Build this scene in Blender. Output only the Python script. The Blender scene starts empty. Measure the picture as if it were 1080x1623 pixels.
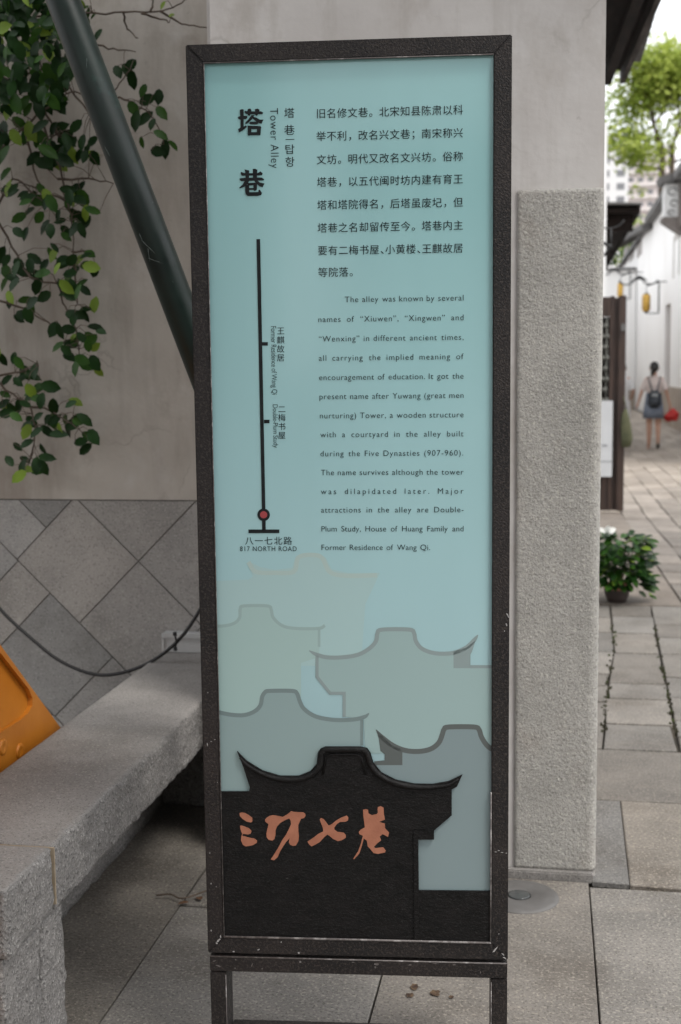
import bpy, bmesh, math, random
from mathutils import Vector, Matrix, noise
random.seed(7)
S = bpy.context.scene
COL = S.collection
R = math.radians

# ------------------------------------------------------------------ camera, world, sun, exposure
F, CX, CY, EYE = 1950.0, 540.0, 811.5, 1.6          # photograph: 1080 x 1623
YAW, PITCH, ROLL = R(9.6), R(6.6), R(0.65)
fw = Vector((-math.sin(YAW)*math.cos(PITCH), math.cos(YAW)*math.cos(PITCH), -math.sin(PITCH)))
_r0 = Vector((math.cos(YAW), math.sin(YAW), 0)); _u0 = _r0.cross(fw)
rt = math.cos(ROLL)*_r0 - math.sin(ROLL)*_u0
up = math.sin(ROLL)*_r0 + math.cos(ROLL)*_u0
EYEP = Vector((0, 0, EYE))
cam = bpy.data.objects.new('camera', bpy.data.cameras.new('camera')); COL.objects.link(cam)
m = Matrix((rt, up, -fw)).transposed().to_4x4(); m.translation = EYEP
cam.matrix_world = m
cam.data.sensor_fit = 'VERTICAL'; cam.data.sensor_height = 36.0; cam.data.sensor_width = 24.0
cam.data.lens = 36.0*F/1623.0
cam.data.clip_start = 0.05; cam.data.clip_end = 3000
cam.data.dof.use_dof = True; cam.data.dof.focus_distance = 2.66; cam.data.dof.aperture_fstop = 4.6
cam.data.dof.aperture_blades = 0
S.camera = cam
W = bpy.data.worlds.new('World'); S.world = W; W.use_nodes = True
nt = W.node_tree; bg = nt.nodes['Background']
sky = nt.nodes.new('ShaderNodeTexSky'); sky.sky_type = 'NISHITA'; sky.sun_disc = False
SUN_EL, SUN_AZ = R(58), R(128)                      # azimuth from +Y towards +X
sky.sun_elevation = SUN_EL; sky.sun_rotation = SUN_AZ; sky.dust_density = 4.0
mx = nt.nodes.new('ShaderNodeMix'); mx.data_type = 'RGBA'; mx.inputs['Factor'].default_value = 0.85
mx.inputs['B'].default_value = (9.6, 9.7, 9.9, 1)   # the white overcast
nt.links.new(sky.outputs[0], mx.inputs['A']); nt.links.new(mx.outputs['Result'], bg.inputs[0])
bg.inputs[1].default_value = 0.1
sl = bpy.data.lights.new('sun', 'SUN'); sl.energy = 1.0; sl.angle = R(16); sl.color = (1, 0.96, 0.9)
so = bpy.data.objects.new('sun', sl); COL.objects.link(so)
sd = Vector((math.sin(SUN_AZ)*math.cos(SUN_EL), math.cos(SUN_AZ)*math.cos(SUN_EL), math.sin(SUN_EL)))
so.rotation_euler = sd.to_track_quat('Z', 'Y').to_euler(); so.location = sd*30
S.view_settings.view_transform = 'Standard'; S.view_settings.look = 'None'
S.view_settings.exposure = 1.0; S.view_settings.gamma = 1.0
S.render.engine = 'CYCLES'; S.cycles.use_denoising = True

# ------------------------------------------------------------------ measuring the photograph
def ray(x, y): return fw + (x-CX)/F*rt - (y-CY)/F*up
def onZ(x, y, z=0.0):
    d = ray(x, y); return EYEP + d*((z-EYE)/d.z)
def onY(x, y, Y):
    d = ray(x, y); return EYEP + d*(Y/d.y)
def onX(x, y, X):
    d = ray(x, y); return EYEP + d*(X/d.x)

# ------------------------------------------------------------------ helpers
def lin(r, g, b):
    f = lambda c: ((c/255+0.055)/1.055)**2.4 if c > 10 else c/255/12.92
    return (f(r), f(g), f(b), 1)
def link(name, me, mat=None, parent=None, smooth=False):
    o = bpy.data.objects.new(name, me); COL.objects.link(o)
    if mat is not None and not me.materials:
        for mm in (mat if isinstance(mat, (list, tuple)) else [mat]): me.materials.append(mm)
    if parent is not None: o.parent = parent
    if smooth:
        for p in me.polygons: p.use_smooth = True
    return o
def obj(name, bm, mat, parent=None, smooth=False):
    me = bpy.data.meshes.new(name); bmesh.ops.recalc_face_normals(bm, faces=bm.faces[:]); bm.to_mesh(me); bm.free()
    return link(name, me, mat, parent, smooth)
def thing(name, label, cat, loc=(0, 0, 0), rz=0, group=None):
    o = bpy.data.objects.new(name, None); COL.objects.link(o); o.location = loc; o.rotation_euler = (0, 0, rz)
    o.empty_display_size = 0.1
    o['label'] = label; o['category'] = cat
    if group: o['group'] = group
    return o
def tag(o, label, cat, group=None):
    o['label'] = label; o['category'] = cat
    if group: o['group'] = group
    return o
def struct(o): o['kind'] = 'structure'; return o
def box(bm, x0, x1, y0, y1, z0, z1, bev=0.0, mi=0):
    vs = [bm.verts.new(p) for p in ((x0,y0,z0),(x1,y0,z0),(x1,y1,z0),(x0,y1,z0),(x0,y0,z1),(x1,y0,z1),(x1,y1,z1),(x0,y1,z1))]
    fs = [bm.faces.new([vs[i] for i in f]) for f in ((0,3,2,1),(4,5,6,7),(0,1,5,4),(1,2,6,5),(2,3,7,6),(3,0,4,7))]
    for f in fs: f.material_index = mi
    if bev: bmesh.ops.bevel(bm, geom=list({e for f in fs for e in f.edges}), offset=bev, segments=2, affect='EDGES')
def obox(name, dims, mat, parent=None, bev=0.0):
    bm = bmesh.new(); box(bm, *dims, bev=bev); return obj(name, bm, mat, parent)
def prism(bm, pts, d0, d1, axes=(0, 2, 1), bev=0.0, mi=0):
    """polygon pts in plane (axes[0],axes[1]) extruded along axes[2] from d0 to d1"""
    def P(p, d):
        v = [0, 0, 0]; v[axes[0]] = p[0]; v[axes[1]] = p[1]; v[axes[2]] = d; return v
    a = [bm.verts.new(P(p, d0)) for p in pts]; b = [bm.verts.new(P(p, d1)) for p in pts]
    n = len(pts); fs = [bm.faces.new(a), bm.faces.new(b[::-1])]
    for i in range(n): fs.append(bm.faces.new((a[i], b[i], b[(i+1) % n], a[(i+1) % n])))
    for f in fs: f.material_index = mi
    if bev: bmesh.ops.bevel(bm, geom=list({e for f in fs for e in f.edges}), offset=bev, segments=2, affect='EDGES')
    return fs
def tube(bm, pts, rad, seg=8, cap=True, mi=0):
    pts = [Vector(p) for p in pts]; n = len(pts)
    rads = rad if isinstance(rad, (list, tuple)) else [rad]*n
    rings = []; nrm = None
    for i, p in enumerate(pts):
        t = (pts[min(i+1, n-1)]-pts[max(i-1, 0)]).normalized()
        if nrm is None: nrm = t.orthogonal().normalized()
        nrm = (nrm - t*nrm.dot(t)); nrm = nrm.normalized() if nrm.length > 1e-6 else t.orthogonal().normalized()
        bn = t.cross(nrm)
        rings.append([bm.verts.new(p+(nrm*math.cos(2*math.pi*k/seg)+bn*math.sin(2*math.pi*k/seg))*rads[i]) for k in range(seg)])
    for i in range(n-1):
        for k in range(seg):
            f = bm.faces.new((rings[i][k], rings[i][(k+1) % seg], rings[i+1][(k+1) % seg], rings[i+1][k])); f.material_index = mi; f.smooth = True
    if cap:
        for rg in (rings[0][::-1], rings[-1]):
            f = bm.faces.new(rg); f.material_index = mi
def lathe(bm, prof, c, seg=24, mi=0):
    c = Vector(c); rings = []
    for r, z in prof:
        rings.append([bm.verts.new(c+Vector((r*math.cos(2*math.pi*k/seg), r*math.sin(2*math.pi*k/seg), z))) for k in range(seg)])
    for i in range(len(rings)-1):
        for k in range(seg):
            f = bm.faces.new((rings[i][k], rings[i][(k+1) % seg], rings[i+1][(k+1) % seg], rings[i+1][k])); f.material_index = mi; f.smooth = True
    for rg in (rings[0][::-1], rings[-1]):
        if (rg[0].co-rg[1].co).length > 1e-5: bm.faces.new(rg).material_index = mi
def smooth_line(pts, k=6):
    """Catmull-Rom"""
    P = [Vector(p) for p in pts]; P = [P[0]*2-P[1]]+P+[P[-1]*2-P[-2]]; out = []
    for i in range(1, len(P)-2):
        for j in range(k):
            t = j/k; a, b, c, d = P[i-1], P[i], P[i+1], P[i+2]
            out.append(0.5*((2*b)+(c-a)*t+(2*a-5*b+4*c-d)*t*t+(3*b-a-3*c+d)*t**3))
    out.append(P[-2]); return out

# a leaf, and a mesh collecting leaves
LEAF = [(0, 0, 0), (0.15, 0.18, .03), (0.45, 0.28, .05), (0.75, 0.22, .03), (1.0, 0, -.06), (0.75, -0.22, .03), (0.45, -0.28, .05), (0.15, -0.18, .03), (0.30, 0, -.015), (0.62, 0, -.015)]
LEAFF = [(0, 8, 1), (1, 8, 2), (2, 8, 9), (2, 9, 3), (3, 9, 4), (0, 7, 8), (7, 6, 8), (6, 9, 8), (6, 5, 9), (5, 4, 9)]
class Leaves:
    def __init__(s): s.v = []; s.f = []; s.m = []
    def leaf(s, p, size, d, nrm, mi=0, curl=1.0):
        d = Vector(d).normalized(); nrm = Vector(nrm); nrm = (nrm-d*nrm.dot(d)).normalized(); sd_ = d.cross(nrm)
        n = len(s.v); w = random.uniform(0.85, 1.2)
        for a, b_, c in LEAF: s.v.append(p+d*(a*size)+sd_*(b_*size*w)+nrm*(c*size*curl-a*a*0.12*size*curl))
        s.f += [tuple(i+n for i in f) for f in LEAFF]; s.m += [mi]*len(LEAFF)
    def build(s, name, mts, parent):
        me = bpy.data.meshes.new(name); me.from_pydata(s.v, [], s.f)
        for mm in mts: me.materials.append(mm)
        me.polygons.foreach_set('material_index', s.m); me.polygons.foreach_set('use_smooth', [True]*len(s.f))
        return link(name, me, None, parent)

# ------------------------------------------------------------------ materials
def mat(name, c1, c2=None, scale=3.0, rough=0.7, bump=None, speck=None, metal=0.0, spec=0.5, stretch=(1, 1, 1),
        stain=None, tint=False, chips=None, ramp=(0.35, 0.65), trans=0.0, roughvar=None, cracks=None):
    """noise-mixed base colour + speckles [(scale, threshold, colour, amount)] + bump [(scale, strength, distance)] in object metres"""
    M = bpy.data.materials.new(name); M.use_nodes = True; t = M.node_tree; N = t.nodes; L = t.links
    b = N['Principled BSDF']; b.inputs['Roughness'].default_value = rough; b.inputs['Metallic'].default_value = metal
    b.inputs['Specular IOR Level'].default_value = spec
    tc = N.new('ShaderNodeTexCoord'); mp = N.new('ShaderNodeMapping'); mp.inputs['Scale'].default_value = stretch
    L.new(tc.outputs['Object'], mp.inputs['Vector']); vec = mp.outputs['Vector']
    def nz(sc, det=4.0, ro=0.6, v=None):
        n = N.new('ShaderNodeTexNoise'); n.inputs['Scale'].default_value = sc; n.inputs['Detail'].default_value = det
        n.inputs['Roughness'].default_value = ro; L.new(v or vec, n.inputs['Vector']); return n.outputs['Fac']
    def rmp(fac, a, c):
        r = N.new('ShaderNodeMapRange'); r.inputs['From Min'].default_value = a; r.inputs['From Max'].default_value = c
        L.new(fac, r.inputs['Value']); return r.outputs['Result']
    def mix(fac, A, B, mode='MIX'):
        x = N.new('ShaderNodeMix'); x.data_type = 'RGBA'; x.blend_type = mode
        for s, v in (('Factor', fac), ('A', A), ('B', B)):
            if isinstance(v, (tuple, list, float, int)): x.inputs[s].default_value = v
            else: L.new(v, x.inputs[s])
        return x.outputs['Result']
    col = c1
    if c2 is not None: col = mix(rmp(nz(scale, 5), *ramp), c1, c2)
    if stain:
        for sc, th, sc_col, amt, st in stain:
            m2 = N.new('ShaderNodeMapping'); m2.inputs['Scale'].default_value = st; m2.inputs['Location'].default_value = (sc*3.1, sc*1.7, sc)
            L.new(tc.outputs['Object'], m2.inputs['Vector'])
            mm = N.new('ShaderNodeMath'); mm.operation = 'MULTIPLY'; mm.inputs[1].default_value = amt
            L.new(rmp(nz(sc, 6, 0.65, m2.outputs['Vector']), th, th+0.16), mm.inputs[0]); col = mix(mm.outputs[0], col, sc_col)
    for sp in (speck or []):
        mm = N.new('ShaderNodeMath'); mm.operation = 'MULTIPLY'; mm.inputs[1].default_value = sp[3]
        L.new(rmp(nz(sp[0], 2, 0.5), sp[1], sp[1]+0.09), mm.inputs[0]); col = mix(mm.outputs[0], col, sp[2])
    if cracks:
        for sc, wdt, ccol, amt in cracks:
            vo = N.new('ShaderNodeTexVoronoi'); vo.feature = 'DISTANCE_TO_EDGE'; vo.inputs['Scale'].default_value = sc
            dn = N.new('ShaderNodeTexNoise'); dn.inputs['Scale'].default_value = sc*3; dn.inputs['Detail'].default_value = 5; L.new(vec, dn.inputs['Vector'])
            va = N.new('ShaderNodeVectorMath'); va.operation = 'MULTIPLY_ADD'; va.inputs[1].default_value = (0.35/sc*2,)*3
            L.new(dn.outputs['Color'], va.inputs[0]); L.new(vec, va.inputs[2]); L.new(va.outputs[0], vo.inputs['Vector'])
            m1 = N.new('ShaderNodeMapRange'); m1.inputs['From Min'].default_value = wdt; m1.inputs['From Max'].default_value = 0; m1.inputs['To Max'].default_value = amt; L.new(vo.outputs['Distance'], m1.inputs['Value'])
            m2_ = N.new('ShaderNodeMath'); m2_.operation = 'MULTIPLY'; L.new(m1.outputs['Result'], m2_.inputs[0]); L.new(rmp(nz(sc*0.9, 3), 0.5, 0.6), m2_.inputs[1])
            col = mix(m2_.outputs[0], col, ccol)
    if tint:
        at = N.new('ShaderNodeAttribute'); at.attribute_name = 'tint'; col = mix(1.0, col, at.outputs['Color'], 'MULTIPLY')
    if chips:
        a = rmp(nz(chips[0], 3, 0.5), chips[1], chips[1]+0.03); col = mix(a, col, chips[2])
    if isinstance(col, tuple): b.inputs['Base Color'].default_value = col
    else: L.new(col, b.inputs['Base Color'])
    if roughvar:
        rr = N.new('ShaderNodeMapRange'); rr.inputs['To Min'].default_value = roughvar[1]; rr.inputs['To Max'].default_value = roughvar[2]
        rr.inputs['From Min'].default_value = 0.3; rr.inputs['From Max'].default_value = 0.7
        L.new(nz(roughvar[0]), rr.inputs['Value']); L.new(rr.outputs['Result'], b.inputs['Roughness'])
    prev = None
    for bp in (bump or []):
        n = N.new('ShaderNodeBump'); n.inputs['Strength'].default_value = bp[1]; n.inputs['Distance'].default_value = bp[2]
        L.new(nz(bp[0], 4, 0.6), n.inputs['Height'])
        if prev: L.new(prev, n.inputs['Normal'])
        prev = n.outputs['Normal']
    if prev: L.new(prev, b.inputs['Normal'])
    if trans:
        tr = N.new('ShaderNodeBsdfTranslucent'); ms = N.new('ShaderNodeMixShader'); ms.inputs[0].default_value = trans
        if isinstance(col, tuple): tr.inputs[0].default_value = col
        else: L.new(col, tr.inputs[0])
        L.new(b.outputs[0], ms.inputs[1]); L.new(tr.outputs[0], ms.inputs[2]); L.new(ms.outputs[0], N['Material Output'].inputs['Surface'])
    return M

DK = (0.05, 0.05, 0.05, 1)
granite = mat('granite', (0.19, 0.18, 0.17, 1), (0.27, 0.255, 0.24, 1), 2.5, 0.8,
              bump=[(40, 0.35, 0.01), (220, 0.5, 0.004)],
              speck=[(190, 0.57, (0.06, 0.058, 0.055, 1), 0.6), (150, 0.585, (0.4, 0.38, 0.35, 1), 0.5)],
              stain=[(1.7, 0.5, (0.12, 0.11, 0.095, 1), 0.55, (1, 1, 1))])
granite_rough = mat('granite_pitched', (0.23, 0.22, 0.21, 1), (0.32, 0.305, 0.29, 1), 6, 0.85,
              bump=[(60, 0.9, 0.02), (150, 0.8, 0.008)],
              speck=[(150, 0.56, (0.07, 0.07, 0.07, 1), 0.65), (120, 0.575, (0.55, 0.53, 0.5, 1), 0.55)])
corner_granite = mat('granite_hammered', (0.34, 0.33, 0.305, 1), (0.43, 0.415, 0.385, 1), 5, 0.85,
              bump=[(85, 0.55, 0.008), (200, 0.8, 0.005)],
              speck=[(130, 0.56, (0.17, 0.165, 0.15, 1), 0.6), (110, 0.57, (0.58, 0.56, 0.50, 1), 0.55)],
              stain=[(2.2, 0.52, (0.28, 0.23, 0.185, 1), 0.45, (1, 1, 1)), (3, 0.55, (0.22, 0.215, 0.2, 1), 0.45, (2, 2, 0.5)), (14, 0.62, (0.55, 0.54, 0.5, 1), 0.5, (1, 1, 1))])
paving = mat('granite_paving', (0.146, 0.138, 0.126, 1), (0.215, 0.202, 0.184, 1), 3.5, 0.8, tint=True,
              bump=[(30, 0.3, 0.01), (140, 0.5, 0.005)],
              speck=[(130, 0.55, (0.055, 0.05, 0.045, 1), 0.6), (110, 0.56, (0.36, 0.335, 0.29, 1), 0.55)],
              stain=[(2.0, 0.50, (0.085, 0.072, 0.058, 1), 0.6, (1, 1, 1)), (9, 0.56, (0.26, 0.235, 0.20, 1), 0.4, (0.5, 2.2, 1)), (6, 0.62, (0.06, 0.05, 0.04, 1), 0.6, (1, 1, 1))])
grout = mat('dark_grout', (0.045, 0.04, 0.032, 1), (0.09, 0.075, 0.055, 1), 6, 0.95, bump=[(60, 0.5, 0.01)])
plaster = mat('lime_plaster', (0.50, 0.475, 0.455, 1), (0.60, 0.58, 0.56, 1), 2.2, 0.85,
              bump=[(3, 0.25, 0.03), (90, 0.12, 0.004)],
              stain=[(1.6, 0.48, (0.40, 0.365, 0.33, 1), 0.7, (1.6, 1.6, 0.8)), (7, 0.56, (0.37, 0.335, 0.30, 1), 0.5, (1, 1, 0.5)),
                     (26, 0.66, (0.2, 0.18, 0.16, 1), 0.6, (1, 1, 1)), (3, 0.54, (0.42, 0.395, 0.365, 1), 0.45, (5, 5, 0.35))], cracks=[(0.9, 0.008, (0.28, 0.26, 0.235, 1), 0.5)])
plaster_old = mat('weathered_plaster', (0.43, 0.395, 0.35, 1), (0.55, 0.515, 0.465, 1), 2.0, 0.9, cracks=[(1.1, 0.010, (0.2, 0.165, 0.135, 1), 0.6)],
              bump=[(4, 0.3, 0.03), (70, 0.15, 0.005)], ramp=(0.3, 0.7),
              stain=[(1.4, 0.46, (0.33, 0.285, 0.245, 1), 0.75, (2.2, 2.2, 0.5)), (5, 0.58, (0.25, 0.20, 0.165, 1), 0.5, (1, 1, 0.8)),
                     (24, 0.66, (0.16, 0.14, 0.12, 1), 0.6, (1, 1, 1)), (3, 0.54, (0.30, 0.265, 0.235, 1), 0.25, (4, 4, 0.5)), (4, 0.56, (0.62, 0.60, 0.57, 1), 0.4, (1.5, 1.5, 1))])
plinth_tile = mat('grey_plinth_slab', (0.30, 0.295, 0.285, 1), (0.40, 0.39, 0.375, 1), 3, 0.75, tint=True,
              bump=[(150, 0.25, 0.003)], speck=[(130, 0.56, (0.14, 0.14, 0.14, 1), 0.5), (110, 0.58, (0.52, 0.51, 0.49, 1), 0.45)],
              stain=[(2.4, 0.52, (0.17, 0.165, 0.15, 1), 0.5, (1, 1, 1))])
white_wall = mat('white_lime_wall', (0.84, 0.83, 0.815, 1), (0.88, 0.875, 0.865, 1), 0.6, 0.9, stain=[(0.5, 0.58, (0.66, 0.63, 0.59, 1), 0.4, (1, 1, 0.5))])
plinth_brown = mat('brown_stone_plinth', (0.33, 0.27, 0.22, 1), (0.42, 0.36, 0.3, 1), 1.2, 0.85, bump=[(20, 0.4, 0.02)])
roof_grey = mat('grey_roof_tile', (0.075, 0.072, 0.07, 1), (0.14, 0.135, 0.13, 1), 1.5, 0.8, bump=[(9, 0.6, 0.05)])
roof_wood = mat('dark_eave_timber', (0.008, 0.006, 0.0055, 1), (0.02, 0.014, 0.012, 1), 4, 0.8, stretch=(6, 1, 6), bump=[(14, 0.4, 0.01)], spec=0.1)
eave_board = mat('weathered_eave_board', (0.035, 0.03, 0.028, 1), (0.08, 0.068, 0.062, 1), 4, 0.8, stretch=(6, 1, 6), bump=[(14, 0.4, 0.01)], spec=0.12)
wood_dark = mat('dark_door_timber', (0.022, 0.012, 0.009, 1), (0.06, 0.034, 0.024, 1), 3, 0.5, stretch=(10, 10, 1))
bronze = mat('hammered_bronze', (0.014, 0.0125, 0.0125, 1), (0.034, 0.027, 0.025, 1), 5, 0.42, metal=0.2, spec=0.4, ramp=(0.4, 0.75),
             bump=[(240, 0.8, 0.003)], speck=[(170, 0.52, (0.075, 0.06, 0.053, 1), 0.45)],
             chips=(34, 0.775, (0.42, 0.41, 0.40, 1)), roughvar=(60, 0.32, 0.6))
chip_paint = mat('bare_worn_paint', (0.42, 0.41, 0.40, 1), (0.25, 0.24, 0.235, 1), 80, 0.7)
edge_wear = mat('worn_metal_edge', (0.14, 0.125, 0.12, 1), (0.4, 0.38, 0.37, 1), 55, 0.5, metal=0.3, ramp=(0.5, 0.68))
cast_black = mat('cast_black_plaque', (0.005, 0.005, 0.005, 1), (0.010, 0.009, 0.009, 1), 30, 0.42, spec=0.22,
             bump=[(150, 0.55, 0.004), (320, 0.6, 0.002)], stretch=(0.7, 1, 1.2), speck=[(230, 0.58, (0.03, 0.029, 0.028, 1), 0.5)], chips=(48, 0.78, (0.22, 0.21, 0.21, 1)), roughvar=(40, 0.3, 0.6))
copper = mat('copper_paint', (0.34, 0.13, 0.075, 1), (0.42, 0.17, 0.10, 1), 30, 0.6, bump=[(200, 0.3, 0.002)])
ink = mat('black_ink', (0.012, 0.014, 0.015, 1), (0.02, 0.024, 0.026, 1), 60, 0.5, spec=0.15)
ink_soft = mat('dark_teal_ink', (0.010, 0.018, 0.021, 1), (0.016, 0.027, 0.030, 1), 60, 0.5, spec=0.15)
red_ink = mat('red_ink', (0.36, 0.055, 0.06, 1), rough=0.4)
pole_paint = mat('dark_green_pole_paint', (0.004, 0.008, 0.007, 1), (0.007, 0.018, 0.014, 1), 6, 0.27, spec=0.4,
             stain=[(9, 0.6, (0.02, 0.06, 0.05, 1), 0.6, (1, 1, 1))], chips=(22, 0.735, (0.07, 0.08, 0.075, 1)), bump=[(60, 0.12, 0.003)], roughvar=(12, 0.28, 0.5))
rubber = mat('black_cable_rubber', (0.012, 0.012, 0.013, 1), rough=0.5)
orange_plastic = mat('orange_barrier_plastic', (0.50, 0.165, 0.012, 1), (0.58, 0.21, 0.02, 1), 5, 0.45, bump=[(8, 0.15, 0.01)],
             stain=[(6, 0.56, (0.36, 0.13, 0.02, 1), 0.5, (1, 1, 1))], speck=[(60, 0.7, (0.2, 0.09, 0.03, 1), 0.5)])
grey_box = mat('grey_trunking_metal', (0.42, 0.43, 0.43, 1), (0.5, 0.5, 0.49, 1), 6, 0.5)
bark = mat('brown_bark', (0.07, 0.05, 0.037, 1), (0.12, 0.09, 0.068, 1), 20, 0.9, bump=[(60, 0.5, 0.006)])
leaf_dark = mat('dark_leaf', (0.006, 0.022, 0.004, 1), (0.013, 0.042, 0.008, 1), 9, 0.36, trans=0.14, spec=0.16)
leaf_mid = mat('mid_leaf', (0.02, 0.065, 0.008, 1), (0.04, 0.10, 0.014, 1), 9, 0.36, trans=0.22, spec=0.18)
leaf_light = mat('young_leaf', (0.16, 0.25, 0.025, 1), (0.22, 0.33, 0.05, 1), 9, 0.45, trans=0.35, spec=0.25)
tree_leaf = mat('yellow_green_tree_leaf', (0.36, 0.44, 0.07, 1), (0.48, 0.55, 0.13, 1), 0.6, 0.6, trans=0.5)  # brighter yellow-green leaf tone, given to clumps at random
tree_leaf2 = mat('deep_tree_leaf', (0.25, 0.34, 0.05, 1), (0.32, 0.41, 0.08, 1), 0.6, 0.6, trans=0.45)
steel = mat('dull_steel', (0.11, 0.105, 0.10, 1), (0.15, 0.145, 0.14, 1), 8, 0.6, metal=0.2)
glass_dark = mat('dark_lamp_glass', (0.06, 0.065, 0.065, 1), rough=0.2)
terracotta = mat('terracotta', (0.28, 0.11, 0.07, 1), (0.34, 0.15, 0.10, 1), 9, 0.8)
pot_dark = mat('dark_glazed_pot', (0.035, 0.026, 0.024, 1), (0.06, 0.045, 0.04, 1), 9, 0.5)
petal = mat('white_petal', (0.85, 0.85, 0.82, 1), rough=0.5, trans=0.2)
skin_m = mat('skin', (0.50, 0.29, 0.21, 1), (0.55, 0.33, 0.24, 1), 8, 0.6)
hair_m = mat('black_hair', (0.010, 0.009, 0.009, 1), rough=0.4)
shirt_m = mat('pale_pink_cotton', (0.62, 0.53, 0.50, 1), (0.68, 0.6, 0.57, 1), 8, 0.85)
denim = mat('washed_denim', (0.18, 0.22, 0.30, 1), (0.26, 0.30, 0.37, 1), 14, 0.85)
white_cloth = mat('white_cotton', (0.78, 0.78, 0.78, 1), (0.72, 0.73, 0.74, 1), 8, 0.85)
pack_m = mat('navy_backpack_nylon', (0.025, 0.032, 0.042, 1), (0.05, 0.058, 0.07, 1), 10, 0.55)
red_cloth = mat('red_fabric', (0.55, 0.03, 0.025, 1), (0.42, 0.015, 0.015, 1), 12, 0.6)
olive = mat('olive_canvas', (0.055, 0.06, 0.028, 1), (0.09, 0.09, 0.045, 1), 10, 0.85)
board_white = mat('pale_notice_board', (0.5, 0.51, 0.52, 1), (0.55, 0.56, 0.57, 1), 5, 0.5)
lantern_y = mat('amber_lantern_shade', (0.72, 0.42, 0.07, 1), (0.8, 0.5, 0.11, 1), 8, 0.6)
iron = mat('black_wrought_iron', (0.015, 0.015, 0.016, 1), rough=0.5)
window_grey = mat('grey_window', (0.22, 0.22, 0.23, 1), rough=0.3)
facade_white = mat('white_facade', (0.8, 0.79, 0.78, 1), rough=0.8)
facade_pink = mat('pale_pink_facade', (0.72, 0.66, 0.64, 1), (0.78, 0.73, 0.71, 1), 0.3, 0.8)
leaf_litter = mat('dry_leaf', (0.12, 0.06, 0.03, 1), rough=0.8)

# ------------------------------------------------------------------ ground and paving
g = bmesh.new()
vs = [g.verts.new(p) for p in ((-900, -900, -0.022), (900, -900, -0.022), (900, 1500, -0.022), (-900, 1500, -0.022))]
g.faces.new(vs); struct(obj('ground', g, grout))
class Slabs:
    def __init__(s, vary=False): s.vary = vary; s.bm = bmesh.new(); s.lay = s.bm.loops.layers.float_color.new('tint')
    def quad(s, pts, gap=0.004, z=0.0, tint=None, ch=0.004, thick=0.018, warm=0.0):
        """one slab: convex polygon in XY, chamfered"""
        c = sum((Vector(p) for p in pts), Vector((0, 0)))/len(pts)
        def ins(d): return [Vector(p)+(c-Vector(p)).normalized()*d*1.4 for p in pts]
        lo, mid, hi = ins(gap), ins(gap), ins(gap+ch)
        z += random.uniform(-0.0012, 0.0012)
        tx, ty = random.uniform(-.002, .002), random.uniform(-.002, .002)
        R0 = [s.bm.verts.new((p.x, p.y, z-thick)) for p in lo]; R1 = [s.bm.verts.new((p.x, p.y, z-ch*0.7)) for p in mid]
        R2 = [s.bm.verts.new((p.x, p.y, z+(p.x-c.x)*tx+(p.y-c.y)*ty)) for p in hi]
        fs = [s.bm.faces.new(R2)]
        n = len(pts)
        for A, B in ((R0, R1), (R1, R2)):
            for i in range(n): fs.append(s.bm.faces.new((A[i], A[(i+1) % n], B[(i+1) % n], B[i])))
        if tint is None:
            k = random.uniform(0.66, 1.02) if s.vary else random.uniform(0.93, 1.07); w = random.uniform(0.0, 0.04)
            tint = (k*(1+w), k, k*(1-w))
        for f in fs:
            for lp in f.loops: lp[s.lay] = (*tint, 1)
    def rect(s, x0, x1, y0, y1, j=0.0, **k):
        q = lambda: random.uniform(-j, j)
        s.quad([(x0+q(), y0+q()), (x1+q(), y0+q()), (x1+q(), y1+q()), (x0+q(), y1+q())], **k)
# big slabs of the forecourt (the ones the photo shows, and more behind the camera)
sl1 = Slabs()
def col_slabs(x0, x1, ys, **k):
    for a, b in zip(ys[:-1], ys[1:]): sl1.rect(x0, x1, a, b, j=0.002, **k)
col_slabs(-1.085, -0.425, [-3.0, -1.2, 0.6, 2.1, 3.42, 3.79])
col_slabs(-0.425, 0.138, [-3.4, -1.6, 0.2, 2.0, 3.765])
col_slabs(0.138, 0.80, [-2.9, -1.1, 0.9, 2.2, 3.735])
col_slabs(0.80, 1.5, [-3.4, -1.5, 0.3, 1.8, 3.72]); col_slabs(1.5, 2.2, [-3, -1.2, 0.6, 2.4, 3.72]); col_slabs(2.2, 3.1, [-3, -1.2, 0.6, 2.4, 3.72])
col_slabs(-1.745, -1.085, [-3.2, -1.4, 0.2, 1.6, 4.6], tint=(0.93, 0.9, 0.86)); col_slabs(-2.4, -1.745, [-3, -1, 1.2, 2.6, 4.6]); col_slabs(-3.2, -2.4, [-3, -1, 1.2, 2.6, 4.6])
col_slabs(-4.2, -3.2, [-3, -1, 1.2, 2.6, 4.6])
struct(obj('forecourt_paving', sl1.bm, paving))
# threshold: smooth grey strip, rough pinkish slab, then a smooth band
sl2 = Slabs(True)
sl2.quad([(0.148, 3.765), (0.262, 3.757), (0.275, 4.52), (0.148, 4.52)], tint=(0.82, 0.84, 0.87))
sl2.quad([(0.262, 3.757), (1.25, 3.73), (1.25, 4.50), (0.275, 4.52)], tint=(1.08, 1.02, 0.95), gap=0.002)
sl2.quad([(1.25, 3.73), (3.1, 3.72), (3.1, 4.5), (1.25, 4.50)], tint=(1.0, 0.97, 0.93))
sl2.quad([(0.148, 4.52), (1.6, 4.50), (1.6, 5.13), (0.148, 5.14)], tint=(0.80, 0.77, 0.74), gap=0.002)
sl2.quad([(1.6, 4.50), (3.1, 4.5), (3.1, 5.13), (1.6, 5.13)], tint=(0.88, 0.86, 0.82))
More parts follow.
